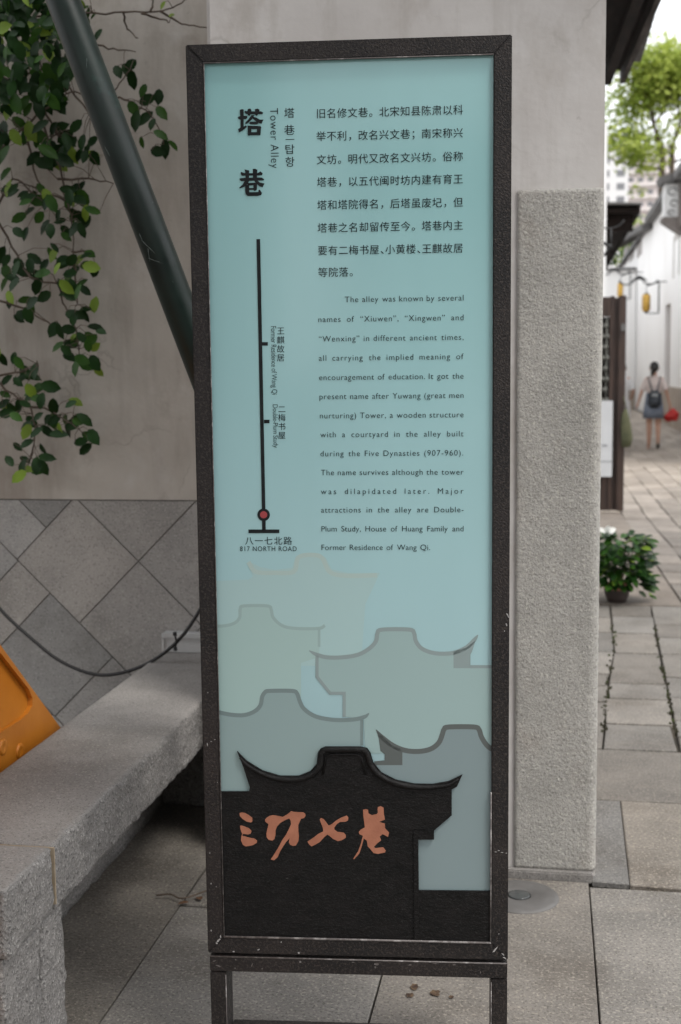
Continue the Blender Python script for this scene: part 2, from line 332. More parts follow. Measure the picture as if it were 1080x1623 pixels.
# irregular paving between threshold and the step
ys = [5.145, 5.53, 5.97, 6.27, 6.95, 7.48, 7.99, 8.37]
lx = lambda y: 0.235+(y-5.14)*0.072 if y < 6.95 else 0.38+(y-6.95)*0.03
rx = lambda y: 0.545+(y-5.0)*0.043
for a, b in zip(ys[:-1], ys[1:]):
    sl2.quad([(lx(a), a), (rx(a), a), (rx(b)+random.uniform(-.012, .012), b), (lx(b)+random.uniform(-.012, .012), b)], gap=0.009)
for a, b in zip([5.145, 5.9, 6.2, 6.45, 6.97, 7.5, 7.95], [5.9, 6.2, 6.45, 6.97, 7.5, 7.95, 8.37]):
    sl2.quad([(0.16, a), (lx(a), a), (lx(b), b), (0.16, b)], gap=0.008)
yy = [5.145, 5.36, 5.62, 6.02, 6.42, 6.95, 7.38, 7.76, 8.37]
for a, b in zip(yy[:-1], yy[1:]):
    x1 = rx(a)+random.uniform(0.38, 0.5)
    sl2.quad([(rx(a), a), (x1, a), (x1, b), (rx(b), b)], gap=0.008)
    sl2.quad([(x1, a), (x1+0.6, a), (x1+0.6, b), (x1, b)], gap=0.008); sl2.quad([(x1+0.6, a), (3.15, a), (3.15, b), (x1+0.6, b)], gap=0.008)
ms_ = Leaves()
for a, b in zip(ys[:-1], ys[1:]):
    for _ in range(26):
        y = random.uniform(a, b)
        if noise.noise(Vector((y*1.3, 0, 0))) < -0.05: continue
        for fx_ in (lx, rx):
            if random.random() < .6: ms_.leaf(Vector((fx_(y)+random.gauss(0, .006), y, -0.008)), random.uniform(.012, .028), (random.gauss(0, .5), random.gauss(0, .5), 1), (0, -1, .2), random.choice((0, 0, 1)))
mo = ms_.build('moss', [mat('brown_moss', (0.03, 0.028, 0.014, 1), rough=0.95), mat('green_moss', (0.035, 0.045, 0.012, 1), rough=0.95)], None); mo['kind'] = 'stuff'; mo['label'] = 'brown and green moss growing in the paving joints'
# beyond the step: small courses running up the alley
sl2.quad([(0.16, 8.39), (0.905, 8.39), (0.80, 13.8), (0.16, 13.8)], tint=(0.92, 0.83, 0.76), gap=0.008)
sl2.rect(0.905, 3.15, 8.39, 8.6, tint=(0.95, 0.93, 0.9), gap=0.008)
xl = lambda k, y: (0.91+(8.7-y)*0.0245 if y < 13 else 0.805+(13-y)*0.003) + k*0.245
for k in range(10):
    y = 8.6+random.uniform(-0.0, 0.001)
    y0 = 8.6
    while y0 < 48:
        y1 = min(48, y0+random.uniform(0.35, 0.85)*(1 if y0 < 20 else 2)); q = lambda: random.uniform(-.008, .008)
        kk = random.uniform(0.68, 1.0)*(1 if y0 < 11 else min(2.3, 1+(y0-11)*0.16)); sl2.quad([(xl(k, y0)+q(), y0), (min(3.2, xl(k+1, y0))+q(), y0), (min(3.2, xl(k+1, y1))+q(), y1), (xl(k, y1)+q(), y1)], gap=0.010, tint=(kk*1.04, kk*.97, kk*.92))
        y0 = y1
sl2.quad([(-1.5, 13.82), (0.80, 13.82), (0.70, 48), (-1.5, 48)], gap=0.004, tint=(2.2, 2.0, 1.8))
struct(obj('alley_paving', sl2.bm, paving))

# ------------------------------------------------------------------ recessed wall on the left
wl = thing('recessed_wall', 'stained beige plaster wall with diagonal grey stone slabs at its foot, behind the bench', 'wall', (0, 4.62, 0))
bm = bmesh.new(); box(bm, -5.2, -1.0, 0, 0.25, 1.10, 4.3); obj('plaster', bm, plaster_old, wl)
bm = bmesh.new(); box(bm, -5.2, -1.0, 0.006, 0.25, 0, 1.10); obj('plinth_backing', bm, mat('grey_mortar', (0.10, 0.095, 0.085, 1), (0.16, 0.15, 0.135, 1), 9, 0.9), wl)
tl = bmesh.new(); tlay = tl.loops.layers.float_color.new('tint')
def clip(poly, x0, x1, z0, z1):
    for ax, lim, sg in ((0, x0, 1), (0, x1, -1), (1, z0, 1), (1, z1, -1)):
        out = []
        for i in range(len(poly)):
            a, b = poly[i-1], poly[i]; da, db = sg*(a[ax]-lim), sg*(b[ax]-lim)
            if (da >= 0) != (db >= 0):
                t = da/(da-db); out.append((a[0]+(b[0]-a[0])*t, a[1]+(b[1]-a[1])*t))
            if db >= 0: out.append(b)
        poly = out
        if len(poly) < 3: return []
    return poly
bands = [(-0.74-0.51*k, -0.23-0.51*k) for k in range(-3, 7)]
for p0, p1 in bands:
    if abs(p0+1.25) < .01: qs = [-2.96+0.51*k for k in range(-4, 8)]
    elif abs(p0+1.76) < .01: qs = [-4.2, -3.71, -3.2, -2.95, -2.69, -2.18, -1.67, -1.16, -.65, -.1]
    else: qs = [-2.45+0.51*k+(0.25 if p0 < -1.3 else 0) for k in range(-8, 8)]
    for q0, q1 in zip(qs[:-1], qs[1:]):
        subs = [(p0, p1)]
        if abs(p0+1.25) < .01 and q1 < -2.9: subs = [(p0, -0.99), (-0.99, p1)]
        for a, b in subs:
            g_ = 0.0034
            pl = [((p+q)/2, (p-q)/2) for p, q in ((a+g_, q0+g_), (b-g_, q0+g_), (b-g_, q1-g_), (a+g_, q1-g_))]
            pl = clip(pl, -5.2, -1.0, 0.0, 1.095)
            if len(pl) < 3: continue
            k = random.uniform(0.76, 1.1); w = random.uniform(-0.015, 0.035)
            fs = prism(tl, pl, -0.002, 0.02)
            for f in fs:
                for lp in f.loops: lp[tlay] = (k*(1+w), k, k*(1-w), 1)
obj('plinth', tl, plinth_tile, wl)

# ------------------------------------------------------------------ the plastered end wall (pillar) with its corner stone
pw = thing('end_wall', 'pale grey plastered end wall with a granite corner stone, behind the sign', 'wall', (0, 3.80, 0))
bm = bmesh.new()
box(bm, -1.044, 0.158, 0.0, 1.3, 0.0, 4.6)
bmesh.ops.bevel(bm, geom=[e for e in bm.edges if abs(e.verts[0].co.z-e.verts[1].co.z) > 1 and e.verts[0].co.y < 0.01], offset=0.012, segments=4, affect='EDGES')
bm2 = bmesh.new(); bm2.free()
obj('plaster', bm, plaster, pw)
obox('base_course', (-1.06, 0.150, -0.03, -0.002, -0.01, 0.022), granite, pw, 0.004)
def rough_block(name, x0, x1, y0, y1, z0, z1, step, amp, freq, mt, parent, calm=(), rnd=0.0, calm_amp=0.1, arris=0.0, calm_mat=None):
    """box meshed finely and knocked about by noise; calm = faces (e.g. '+z') that stay dressed"""
    nx, ny, nz_ = [max(1, round((b-a)/step)) for a, b in ((x0, x1), (y0, y1), (z0, z1))]
    bm = bmesh.new(); V = {}
    def v(i, j, k):
        key = (i, j, k)
        if key not in V: V[key] = bm.verts.new((x0+(x1-x0)*i/nx, y0+(y1-y0)*j/ny, z0+(z1-z0)*k/nz_))
        return V[key]
    for i in range(nx):
        for j in range(ny):
            for k, fl in ((0, 1), (nz_, 0)):
                q = [v(i, j, k), v(i+1, j, k), v(i+1, j+1, k), v(i, j+1, k)]; bm.faces.new(q[::-1] if fl else q)
    for i in range(nx):
        for k in range(nz_):
            for j, fl in ((0, 0), (ny, 1)):
                q = [v(i, j, k), v(i+1, j, k), v(i+1, j, k+1), v(i, j, k+1)]; bm.faces.new(q[::-1] if fl else q)
    for j in range(ny):
        for k in range(nz_):
            for i, fl in ((0, 1), (nx, 0)):
                q = [v(i, j, k), v(i, j+1, k), v(i, j+1, k+1), v(i, j, k+1)]; bm.faces.new(q[::-1] if fl else q)
    for (i, j, k), w in V.items():
        p = w.co.copy()
        on = [f for f, t in (('-x', i == 0), ('+x', i == nx), ('-y', j == 0), ('+y', j == ny), ('-z', k == 0), ('+z', k == nz_)) if t]
        a = amp*calm_amp if all(f in calm for f in on) else amp
        if arris and p.x > x1-arris and p.y < y0+arris:
            c_a = Vector((x1-arris, y0+arris, p.z)); d_a = p-c_a; m_ = max(abs(d_a.x), abs(d_a.y)); w.co = c_a+d_a.normalized()*m_ if d_a.length > 1e-6 else p
        n3 = Vector((noise.fractal(p*freq, 0.8, 2.1, 4), noise.fractal((p+Vector((7, 3, 1)))*freq, 0.8, 2.1, 4), noise.fractal((p+Vector((2, 9, 5)))*freq, 0.8, 2.1, 4)))
        if rnd:   # knock the arrises off
            for ax, (lo, hi, f0, f1) in enumerate(((x0, x1, '-x', '+x'), (y0, y1, '-y', '+y'), (z0, z1, '-z', '+z'))): pass
            if len(on) >= 2: 
                c = Vector(((x0+x1)/2, (y0+y1)/2, (z0+z1)/2))
                for f in on:
                    ax = 'xyz'.index(f[1]); w.co[ax] += (-1 if f[0] == '+' else 1)*rnd
        w.co += n3*a
    o = obj(name, bm, mt, parent)
    if calm_mat:
        o.data.materials.append(calm_mat)
        ax = {'x': 0, 'y': 1, 'z': 2}; dirs = [(ax[f[1]], 1 if f[0] == '+' else -1) for f in calm]
        for p in o.data.polygons:
            if any(p.normal[a]*sg > 0.86 for a, sg in dirs): p.material_index = 1
    for p in o.data.polygons: p.use_smooth = True
    return o
rough_block('corner_stone', -0.094, 0.1600, -0.008, 0.30, 0.022, 2.125, 0.011, 0.0012, 60, corner_granite, pw, rnd=0.0, arris=0.03)

# eave of that wall along the alley
ev = thing('roof_eave', 'dark timber roof eave jutting over the alley at the top of the end wall', 'eave', (0, 0, 0))
bm = bmesh.new()
A, B = (0.72, 7.6), (0.60, 10.7)
def ex(y): return B[0]+(A[0]-B[0])*(B[1]-y)/(B[1]-A[1])
def ez(y): return 3.93
for s0, s1, z0, z1 in ((-0.04, 0.0, -0.02, 0.16),):
    prism(bm, [(ex(3.2)+s0, 3.2), (ex(3.2)+s1, 3.2), (ex(10.7)+s1, 10.7), (ex(10.7)+s0, 10.7)], 3.91, 4.09, axes=(0, 1, 2))
obj('fascia', bm, eave_board, ev)
bm = bmesh.new()
prism(bm, [(-0.3, 3.2), (ex(3.2)-0.04, 3.2), (ex(10.7)-0.04, 10.7), (-0.3, 10.7)], 4.02, 4.05, axes=(0, 1, 2))
prism(bm, [(ex(3.2)-0.20, 3.2), (ex(3.2)-0.13, 3.2), (ex(10.5)-0.13, 10.5), (ex(10.5)-0.20, 10.5)], 3.86, 3.93, axes=(0, 1, 2))
obj('soffit', bm, roof_wood, ev)
bm = bmesh.new()
prism(bm, [(-0.9, 4.75), (ex(8)-0.01, 4.10), (ex(8)+0.03, 4.10), (ex(8)+0.03, 4.13), (-0.9, 4.80)], 3.1, 10.8, axes=(0, 2, 1))
y = 3.2
while y < 10.7:
    tube(bm, [(-0.85, y, 4.80), (ex(8)+0.04, y, 4.14)], 0.05, 8); y += 0.22
obj('tile_roof', bm, roof_grey, ev)
bm = bmesh.new(); box(bm, -0.6, 0.13, 1.30+3.8, 10.6, 0, 4.01)
tag(obj('alley_side_wall', bm, white_wall), 'white side wall of the alley running on behind the end wall', 'wall')

# unseen roof and houses, added to dim the forecourt and its reflections
gr = thing('added_shade_roof', 'unseen timber roof on round posts, added to shade the forecourt', 'roof', (0, 0, 0))
bm = bmesh.new(); box(bm, -7, 1.1, -3.4, 1.3, 4.7, 4.82)
for k in range(13): box(bm, -6.9+k*0.65, -6.78+k*0.65, -3.3, 1.2, 4.56, 4.698)
obj('ceiling_boards', bm, roof_wood, gr)
bm = bmesh.new(); prism(bm, [(-3.8, 4.83), (1.7, 4.83), (-1.0, 6.2)], -7.2, 1.3, axes=(1, 2, 0)); obj('tile_roof', bm, roof_grey, gr)
for x, y in ((-6.5, -3.0), (-6.5, 1.0), (0.9, -3.0)):
    bm = bmesh.new(); tube(bm, [(x, y, 0), (x, y, 4.55)], 0.14, 20); obj('post', bm, wood_dark, gr)
for x0, x1, h_, mt_, lab in ((-30, -13, 6.5, plinth_brown, 'long brown light-blocking house added out of view behind the camera'), (-12.6, -6.2, 4.2, white_wall, 'low white light-blocking house added out of view behind the camera'), (-5.8, -1.6, 7.2, plinth_brown, 'tall brown light-blocking house added out of view behind the camera'),
                             (0.2, 4.2, 4.6, white_wall, 'narrow white light-blocking house added out of view behind the camera'), (4.5, 12, 6.4, plinth_brown, 'wide brown light-blocking house added out of view behind the camera'), (12.5, 30, 5.0, white_wall, 'long white light-blocking house added out of view behind the camera')):
    sf = thing('light_blocking_house', lab, 'house', ((x0+x1)/2, -17, 0), 0, 'added light-blocking houses'); w = (x1-x0)/2  # unseen, added to cut low sky light and shape the sign's reflections
    bm = bmesh.new(); box(bm, -w, w, -6, 0, 0, h_); obj('wall', bm, mt_, sf)
    bm = bmesh.new(); prism(bm, [(-6.5, h_+.02), (0.6, h_+.02), (-3, h_+1.6)], -w-.2, w+.2, axes=(1, 2, 0)); obj('roof', bm, roof_grey, sf)
    k = max(1, int(w))
    for i in range(k):
        x = -w+(i+.5)*2*w/k; bm = bmesh.new(); box(bm, x-.45, x+.45, 0.003, 0.06, 0.9 if i % 2 else 0.05, 2.4); obj('window' if i % 2 else 'door', bm, wood_dark if i % 3 else window_grey, sf)

# ------------------------------------------------------------------ stone bench
bn = thing('stone_bench', 'long grey granite slab bench with rough pitched edge on stone block legs', 'bench', (-1.31, 3.3, 0))
def shifted(o, d):
    for v in o.data.vertices: v.co -= d
    return o
off = Vector((-1.31, 3.3, 0))
for y0, y1 in ((2.36, 2.6125), (2.6175, 4.60)):
    shifted(rough_block('seat', -1.495, -1.132, y0, y1, 0.342, 0.502, 0.012, 0.0065, 30, granite_rough, bn, calm=('+z', '-x', '-z', '+y') if y0 < 2.5 else ('+z', '-x', '-z', '-y', '+y'), rnd=0.003, calm_amp=0.08, calm_mat=granite), off)
seam = obox('mortar_joint', (-1.49-off.x, -1.130-off.x, 2.6125-off.y, 2.6175-off.y, 0.36, 0.498), mat('ochre_mortar', (0.26, 0.20, 0.13, 1), (0.34, 0.28, 0.2, 1), 30, 0.9), bn)
for y0, y1 in ((2.37, 2.56), (2.566, 2.70), (4.25, 4.5)):
    shifted(rough_block('leg', -1.46, -1.15, y0, y1, 0.0, 0.338, 0.012, 0.0055, 30, granite_rough, bn, rnd=0.002), off)

shifted(rough_block('back_stone', -1.488, -1.40, 2.71, 4.24, 0.0, 0.336, 0.03, 0.006, 13, granite_rough, bn), off)

# ------------------------------------------------------------------ orange barrier behind the bench
ob = thing('road_barrier', 'orange plastic road barrier with sloping end, standing behind the bench', 'barrier', (-1.535, 2.8, 0))
bm = bmesh.new()
prof = [(-1.3, 0.0), (1.02, 0.0), (1.02, 0.32), (0.86, 0.46), (0.40, 0.87), (0.33, 0.90), (-0.85, 0.90), (-1.3, 0.45)]
fs = prism(bm, prof, -0.015, -0.34, axes=(1, 2, 0), bev=0.012)
obj('body', bm, orange_plastic, ob, True)
pn = [(-1.05, 0.585), (0.55, 0.58), (0.60, 0.584), (0.632, 0.598), (0.636, 0.62), (0.612, 0.655), (0.42, 0.818), (0.35, 0.845), (-0.8, 0.845)]
outer = [(-1.29, 0.008), (1.012, 0.008), (1.012, 0.318), (0.855, 0.455), (0.396, 0.864), (0.33, 0.892), (-0.848, 0.892), (-1.29, 0.446)]
bm = bmesh.new()
def ring3(pts, x): return [bm.verts.new((x, p[0], p[1])) for p in pts]
O0, I0, O1, I1 = ring3(outer, 0.0), ring3(pn, 0.0), ring3(outer, -0.0145), ring3(pn, -0.0145)
ed = [bm.edges.new((r_[i], r_[(i+1) % len(r_)])) for r_ in (O0, I0) for i in range(len(r_))]
bmesh.ops.triangle_fill(bm, use_beauty=True, edges=ed)
for A_, B_ in ((O0, O1), (I0, I1)):
    for i in range(len(A_)): bm.faces.new((A_[i], A_[(i+1) % len(A_)], B_[(i+1) % len(A_)], B_[i]))
obj('face_plate', bm, orange_plastic, ob)
for yy_, zz in ((0.42, 0.535), (0.53, 0.488)):
    b_ = bmesh.new()
    prof2 = [(0.0, 0.002), (0.010, 0.003), (0.017, 0.0055), (0.023, 0.004), (0.026, -0.003)]
    lathe(b_, prof2, (0, 0, 0), 16)
    bmesh.ops.rotate(b_, verts=b_.verts[:], cent=(0, 0, 0), matrix=Matrix.Rotation(R(90), 3, 'Y'))
    bmesh.ops.translate(b_, verts=b_.verts[:], vec=(0.0, yy_, zz))
    obj('plug', b_, orange_plastic, ob, True)

# ------------------------------------------------------------------ leaning green pole
p0, p1 = onY(100, 0, 3.3), onY(251, 400, 3.3)
dv = (p1-p0)/(p1.z-p0.z)
foot = p0+dv*(0.0-p0.z); top = p0+dv*(5.2-p0.z)
lp = thing('leaning_pole', 'dark green steel pole leaning behind the sign, scuffed paint', 'pole', foot)
bm = bmesh.new(); tube(bm, [Vector((0, 0, 0.02)), (top-foot)*0.5, top-foot], 0.0455, 32)
shaft = obj('shaft', bm, pole_paint, lp, True)
ax_ = (top-foot).normalized(); scm = mat('bare_scratch', (0.06, 0.075, 0.07, 1), rough=0.6)
side_ = ax_.cross(Vector((0, 1, 0))).normalized(); fr_ = -(Vector((0, 1, 0))-ax_*ax_.y).normalized()
for zz, an_, ln, tilt in ((1.94, 12, .05, .5), (1.92, 20, .035, -.3), (1.90, 6, .03, 1.2), (1.83, -28, .02, .3), (2.2, 30, .03, .2), (2.42, -15, .025, -.4), (1.97, 25, .02, .1)):
    sc_ = bmesh.new(); c_ = ax_*(zz/ax_.z); P_ = []
    for q_ in range(5):
        a_ = R(an_)+tilt*ln*(q_/4-.5)/0.0455; P_.append(c_+ax_*(ln*(q_/4-.5))+(fr_*math.cos(a_)+side_*math.sin(a_))*0.0456)
    tube(sc_, P_, [.0003, .0008, .0006, .0009, .0003], 5); obj('scratch', sc_, scm, shaft)
bm = bmesh.new(); box(bm, -0.09, 0.09, -0.09, 0.09, 0.0, 0.012, 0.002)
for sx in (-1, 1):
    for sy in (-1, 1): tube(bm, [(sx*0.07, sy*0.07, 0.012), (sx*0.07, sy*0.07, 0.026)], 0.011, 6)
obj('foot_plate', bm, pole_paint, lp)

# ------------------------------------------------------------------ hanging cable and trunking
pts = [onY(*p, 4.4) for p in ((-120, 800), (-60, 892), (0, 965), (50, 1012), (100, 1050), (160, 1070), (225, 1056), (280, 1018), (318, 965), (345, 905))]
pts.append(Vector((-1.055, 4.35, 1.25)))
pts.insert(0, Vector((-2.75, 4.60, 1.5)))
bm = bmesh.new(); tube(bm, smooth_line(pts, 6), 0.0068, 8)
cb = obj('hanging_cable', bm, rubber, None, True); tag(cb, 'black cable sagging in a loop in front of the slab plinth', 'cable')
tie = onY(279, 1016, 4.395)
bm = bmesh.new(); tube(bm, [tie+Vector((-.003, 0, .028)), tie+Vector((.004, -.008, 0)), tie+Vector((-.003, 0, -.030))], 0.0045, 6)
lathe(bm, [(0.0, -0.008), (0.008, -0.006), (0.008, 0.006), (0.0, 0.008)], tie+Vector((-.003, 0, -.031)), 8)
lathe(bm, [(0.0, -0.008), (0.008, -0.006), (0.008, 0.006), (0.0, 0.008)], tie+Vector((-.003, 0, .028)), 8)
o = obj('cable_tie', bm, rubber, cb)
bx = thing('electrical_trunking', 'pale grey metal trunking box at the wall end of the bench', 'trunking box', (-1.49, 4.60, 0.503))
bm = bmesh.new(); box(bm, 0.0, 0.44, -0.035, 0.018, 0.0, 0.075, 0.003); obj('cover', bm, grey_box, bx)
bm = bmesh.new(); box(bm, 0.0, 0.44, -0.043, -0.036, 0.058, 0.077, 0.002); box(bm, 0.0, 0.012, -0.043, -0.036, 0.0, 0.056, 0.002); obj('rim', bm, grey_box, bx)

# ------------------------------------------------------------------ the sign
SX, SY, SA, SB = -0.4175, 2.6170, R(5.22), R(0.335)
sg = thing('information_sign', 'tall free standing alley sign, teal printed panel in a dark hammered metal frame', 'sign', (SX, SY, 0), SA)
sg.rotation_euler = (-SB*0, 0, SA)
ex_ = Vector((math.cos(SA), math.sin(SA), 0)); nrm_ = Vector((math.sin(SA), -math.cos(SA), 0))
HW, ZB, ZT, FM, DEP, REC = 0.34, 0.280, 2.2805, 0.0375, 0.09, 0.011
def st(px, py, d=0.0):
    """pixel -> local (s, t) on the sign plane d behind the frame's front"""
    o = Vector((SX, SY, 0)) - nrm_*d
    r = ray(px, py); t = (o-EYEP).dot(nrm_)/r.dot(nrm_); p = EYEP+r*t-Vector((SX, SY, 0))
    return p.dot(ex_), p.z
def sp(px, py): return st(px, py, REC)
# frame: four mitred members, local y = depth (front at 0, back at DEP)
fr = bmesh.new()
i0, i1, j0, j1 = -HW+FM, HW-FM, ZB+FM+0.002, ZT-FM
for poly in ([(-HW, ZB), (HW, ZB), (i1, j0), (i0, j0)], [(HW, ZB), (HW, ZT), (i1, j1), (i1, j0)],
             [(HW, ZT), (-HW, ZT), (i0, j1), (i1, j1)], [(-HW, ZT), (-HW, ZB), (i0, j0), (i0, j1)]):
    c = Vector((sum(p[0] for p in poly)/4, sum(p[1] for p in poly)/4))
    prism(fr, poly, 0.0, DEP, bev=0.0022)
# worn bright inner bead round the panel
bm = bmesh.new()
tube(bm, [(i0+.001, -0.0005, j0), (i0+.001, -0.0005, j1)], 0.0011, 6); tube(bm, [(i1-.001, -0.0005, j0), (i1-.001, -0.0005, j0+0.35)], 0.0016, 6)
tube(bm, [(i0, -0.0005, j0+.001), (i1, -0.0005, j0+.001)], 0.0026, 6); tube(bm, [(i0, -0.0005, j1-.001), (i1, -0.0005, j1-.001)], 0.0014, 6)
obj('glazing_bead', bm, edge_wear, sg)
# chips of bare paint on the frame
def blob(bm, cx, cz, w, h, ang=0.0, y=-0.0007, n=9):
    vs = []
    for k in range(n):
        a = 2*math.pi*k/n; r = random.uniform(0.55, 1.15); x, z = w*r*math.cos(a), h*r*math.sin(a)
        vs.append(bm.verts.new((cx+x*math.cos(ang)-z*math.sin(ang), y, cz+x*math.sin(ang)+z*math.cos(ang))))
    bm.faces.new(vs).material_index = 1 if bm is fr else 0
bm = fr
bmesh.ops.recalc_face_normals(fr, faces=fr.faces[:])
for px, py, w, h, a in ((347, 1490, 4, 2, .8), (344, 1495, 2, 1.6, 0), (350, 1484, 1, 3, 0), (371, 1508, 2, 1.6, 0), (410, 1505, 2.5, 1.5, .4), (474, 1510, 2, 2.4, 0), (446, 1493, 1, 1.4, 0),
                        (785, 1505, 1.5, 7, -.6), (797, 1512, 4, 1.3, -.7), (800, 1518, 4, 1.2, -.6), (805, 975, 1.2, 5, .4), (803, 990, 1, 3, .3), (800, 1000, .9, 1.2, 0),
                        (329, 1180, 1.2, 3, 0), (335, 1175, 1.6, 1, 0), (341, 1172, 1.2, 1, 0), (333, 1352, 1, 2, 0), (335, 1400, 1, 2, 0), (335, 1475, 1, 2.5, 0),
                        (786, 1350, 2.6, .8, 0), (791, 1348, 2, .8, 0), (796, 1351, 2.4, .8, 0), (803, 1352, 1.6, .8, 0), (791, 1480, .9, 1, 0), (330, 1098, .8, 1.4, 0), (345, 1240, .8, 1.3, 0), (343, 1405, .8, 1.3, 0)):
    s, t = st(px, py); k = 0.68/500; blob(bm, s, t, w*k, h*k, a)
frame = obj('frame', fr, [bronze, chip_paint], sg)
# stand under the frame: cross rail, two legs, foot rail
S0 = 0.2725
obj_rail = obox('cross_rail', (-HW+0.004, HW-0.001, 0.0, DEP, S0-0.036, S0), bronze, sg, 0.002)
bm = bmesh.new(); tube(bm, [(-HW+0.006, 0.0005, S0-0.0005), (HW-0.003, 0.0005, S0-0.0005)], 0.0018, 6); 
for px, py, w, h, a in ((400, 1529, 1, 5, -.45), (416, 1535, 1.2, 1.6, 0), (374, 1521, 2, 1.6, 0), (476, 1524, 2.5, 2.5, 0), (597, 1528, 5, 2, 0), (650, 1529, 3, 2, .3), (595, 1533, 1.5, 2.5, 0), (720, 1529, 3, 1.6, 0), (762, 1541, 1, 2.5, 0),
                        (373, 1534, 1, 1.6, 0), (340, 1523, 3, 1.5, .3), (347, 1531, 6, 1.6, -.4), (650, 1538, .8, 2, 0), (560, 1525, 3, .8, 0), (690, 1527, 6, .9, 0)):
    s, t = st(px, py); k = 0.68/500; blob(bm, s, t, w*k, h*k, a)
obj('worn_edge', bm, edge_wear, obj_rail)
for x0 in (-HW+0.004, HW-0.037):
    lg = obox('leg', (x0, x0+0.036, 0.0, DEP, 0.0, S0-0.038), bronze, sg, 0.002)
    bm = bmesh.new(); xe = x0+0.036 if x0 < 0 else x0
    tube(bm, [(xe, 0.0, 0.01), (xe, 0.0, S0-0.045)], 0.0011, 6)
    if x0 > 0: blob(bm, x0+0.024, 0.075, 0.007, 0.03, 0.1)
    obj('worn_edge', bm, edge_wear, lg)
obox('foot_rail', (-HW+0.042, HW-0.039, DEP-0.045, DEP-0.004, 0.03, 0.075), bronze, sg, 0.002)
obox('back_plate', (i0-0.004, i1+0.004, DEP-0.012, DEP-0.004, j0-0.004, j1+0.004), bronze, sg)
# printed glass panel: teal running to pale blue and grey green at the foot (the print itself)
pm = bpy.data.materials.new('printed_teal_glass'); pm.use_nodes = True; t_ = pm.node_tree; b = t_.nodes['Principled BSDF']
b.inputs['Roughness'].default_value = 0.07; b.inputs['Specular IOR Level'].default_value = 0.5
tc = t_.nodes.new('ShaderNodeTexCoord'); sx = t_.nodes.new('ShaderNodeSeparateXYZ'); t_.links.new(tc.outputs['Object'], sx.inputs[0])
mr = t_.nodes.new('ShaderNodeMapRange'); mr.inputs['From Min'].default_value = 0.3; mr.inputs['From Max'].default_value = 2.25; t_.links.new(sx.outputs['Z'], mr.inputs['Value'])
cr = t_.nodes.new('ShaderNodeValToRGB'); t_.links.new(mr.outputs['Result'], cr.inputs[0]); cr.color_ramp.interpolation = 'B_SPLINE'
PK = 1.5
def pc(r, g, b_): c = lin(r, g, b_); return (c[0]*PK, c[1]*PK, c[2]*PK, 1)
PSTOPS = [(0.0, (112, 128, 132)), (0.12, (122, 142, 146)), (0.30, (138, 166, 170)), (0.5, (139, 171, 174)), (0.7, (131, 168, 170)), (1.0, (126, 169, 170))]
for i, (pos, c) in enumerate(PSTOPS):
    e = cr.color_ramp.elements[i] if i < 2 else cr.color_ramp.elements.new(pos)
    e.position = pos; e.color = pc(*c)
e0 = cr.color_ramp.elements
nz_ = t_.nodes.new('ShaderNodeTexNoise'); nz_.inputs['Scale'].default_value = 2.0; mp_ = t_.nodes.new('ShaderNodeMapping'); mp_.inputs['Scale'].default_value = (3, 1, 0.4)
t_.links.new(tc.outputs['Object'], mp_.inputs[0]); t_.links.new(mp_.outputs[0], nz_.inputs['Vector'])
mm_ = t_.nodes.new('ShaderNodeMapRange'); mm_.inputs['To Min'].default_value = 0.93; mm_.inputs['To Max'].default_value = 1.07; t_.links.new(nz_.outputs['Fac'], mm_.inputs['Value'])
vm = t_.nodes.new('ShaderNodeVectorMath'); vm.operation = 'SCALE'; t_.links.new(cr.outputs[0], vm.inputs[0]); t_.links.new(mm_.outputs['Result'], vm.inputs['Scale'])
t_.links.new(vm.outputs[0], b.inputs['Base Color'])
rm_ = t_.nodes.new('ShaderNodeMapRange'); rm_.inputs['To Min'].default_value = 0.03; rm_.inputs['To Max'].default_value = 0.2
n2_ = t_.nodes.new('ShaderNodeTexNoise'); n2_.inputs['Scale'].default_value = 3.5; n2_.inputs['Detail'].default_value = 6; t_.links.new(mp_.outputs[0], n2_.inputs['Vector'])
t_.links.new(n2_.outputs['Fac'], rm_.inputs['Value']); t_.links.new(rm_.outputs['Result'], b.inputs['Roughness'])
panel = obox('panel', (i0-0.006, i1+0.006, REC, REC+0.008, j0-0.006, j1+0.006), pm, sg)
FR = REC-0.0004                                    # printing sits just proud of the glass
def print_mat(name, c): return mat(name, pc(*c), None, rough=0.2, spec=0.45)
def flat(name, polys, mt, lay=0):
    """printed flat shapes: polygons in (s,t)"""
    bm = bmesh.new()
    for pl in polys:
        vs = [bm.verts.new((s, FR-lay*0.00008, t)) for s, t in pl]
        f = bm.faces.new(vs)
        f.normal_update()
        if f.normal.y > 0: f.normal_flip()
    bmesh.ops.triangulate(bm, faces=bm.faces[:])
    me = bpy.data.meshes.new(name); bm.to_mesh(me); bm.free(); return link(name, me, mt, panel)
def stroke(pts, w):
    """outline of a thick line through pts [(x,y)], w = width(s)"""
    P = [Vector(p) for p in pts]; n = len(P); ws = w if isinstance(w, list) else [w]*n; L_, R_ = [], []
    for i, p in enumerate(P):
        a = (p-P[i-1]).normalized() if i else (P[1]-P[0]).normalized()
        c = (P[i+1]-p).normalized() if i < n-1 else a
        tt = (a+c); tt = tt.normalized() if tt.length > 1e-4 else a
        nn = Vector((-tt.y, tt.x)); k = 1/max(0.5, nn.dot(Vector((-a.y, a.x))))
        L_.append(p+nn*ws[i]/2*k); R_.append(p-nn*ws[i]/2*k)
    return [[L_[i], L_[i+1], R_[i+1], R_[i]] for i in range(n-1)]
def Z5(l): return [(x/2.16+320, y/2.16+870) for x, y in l]           # zoom crops the outlines were read from
def Z7(l): return [(x/2.348+340, y/2.348+1060) for x, y in l]
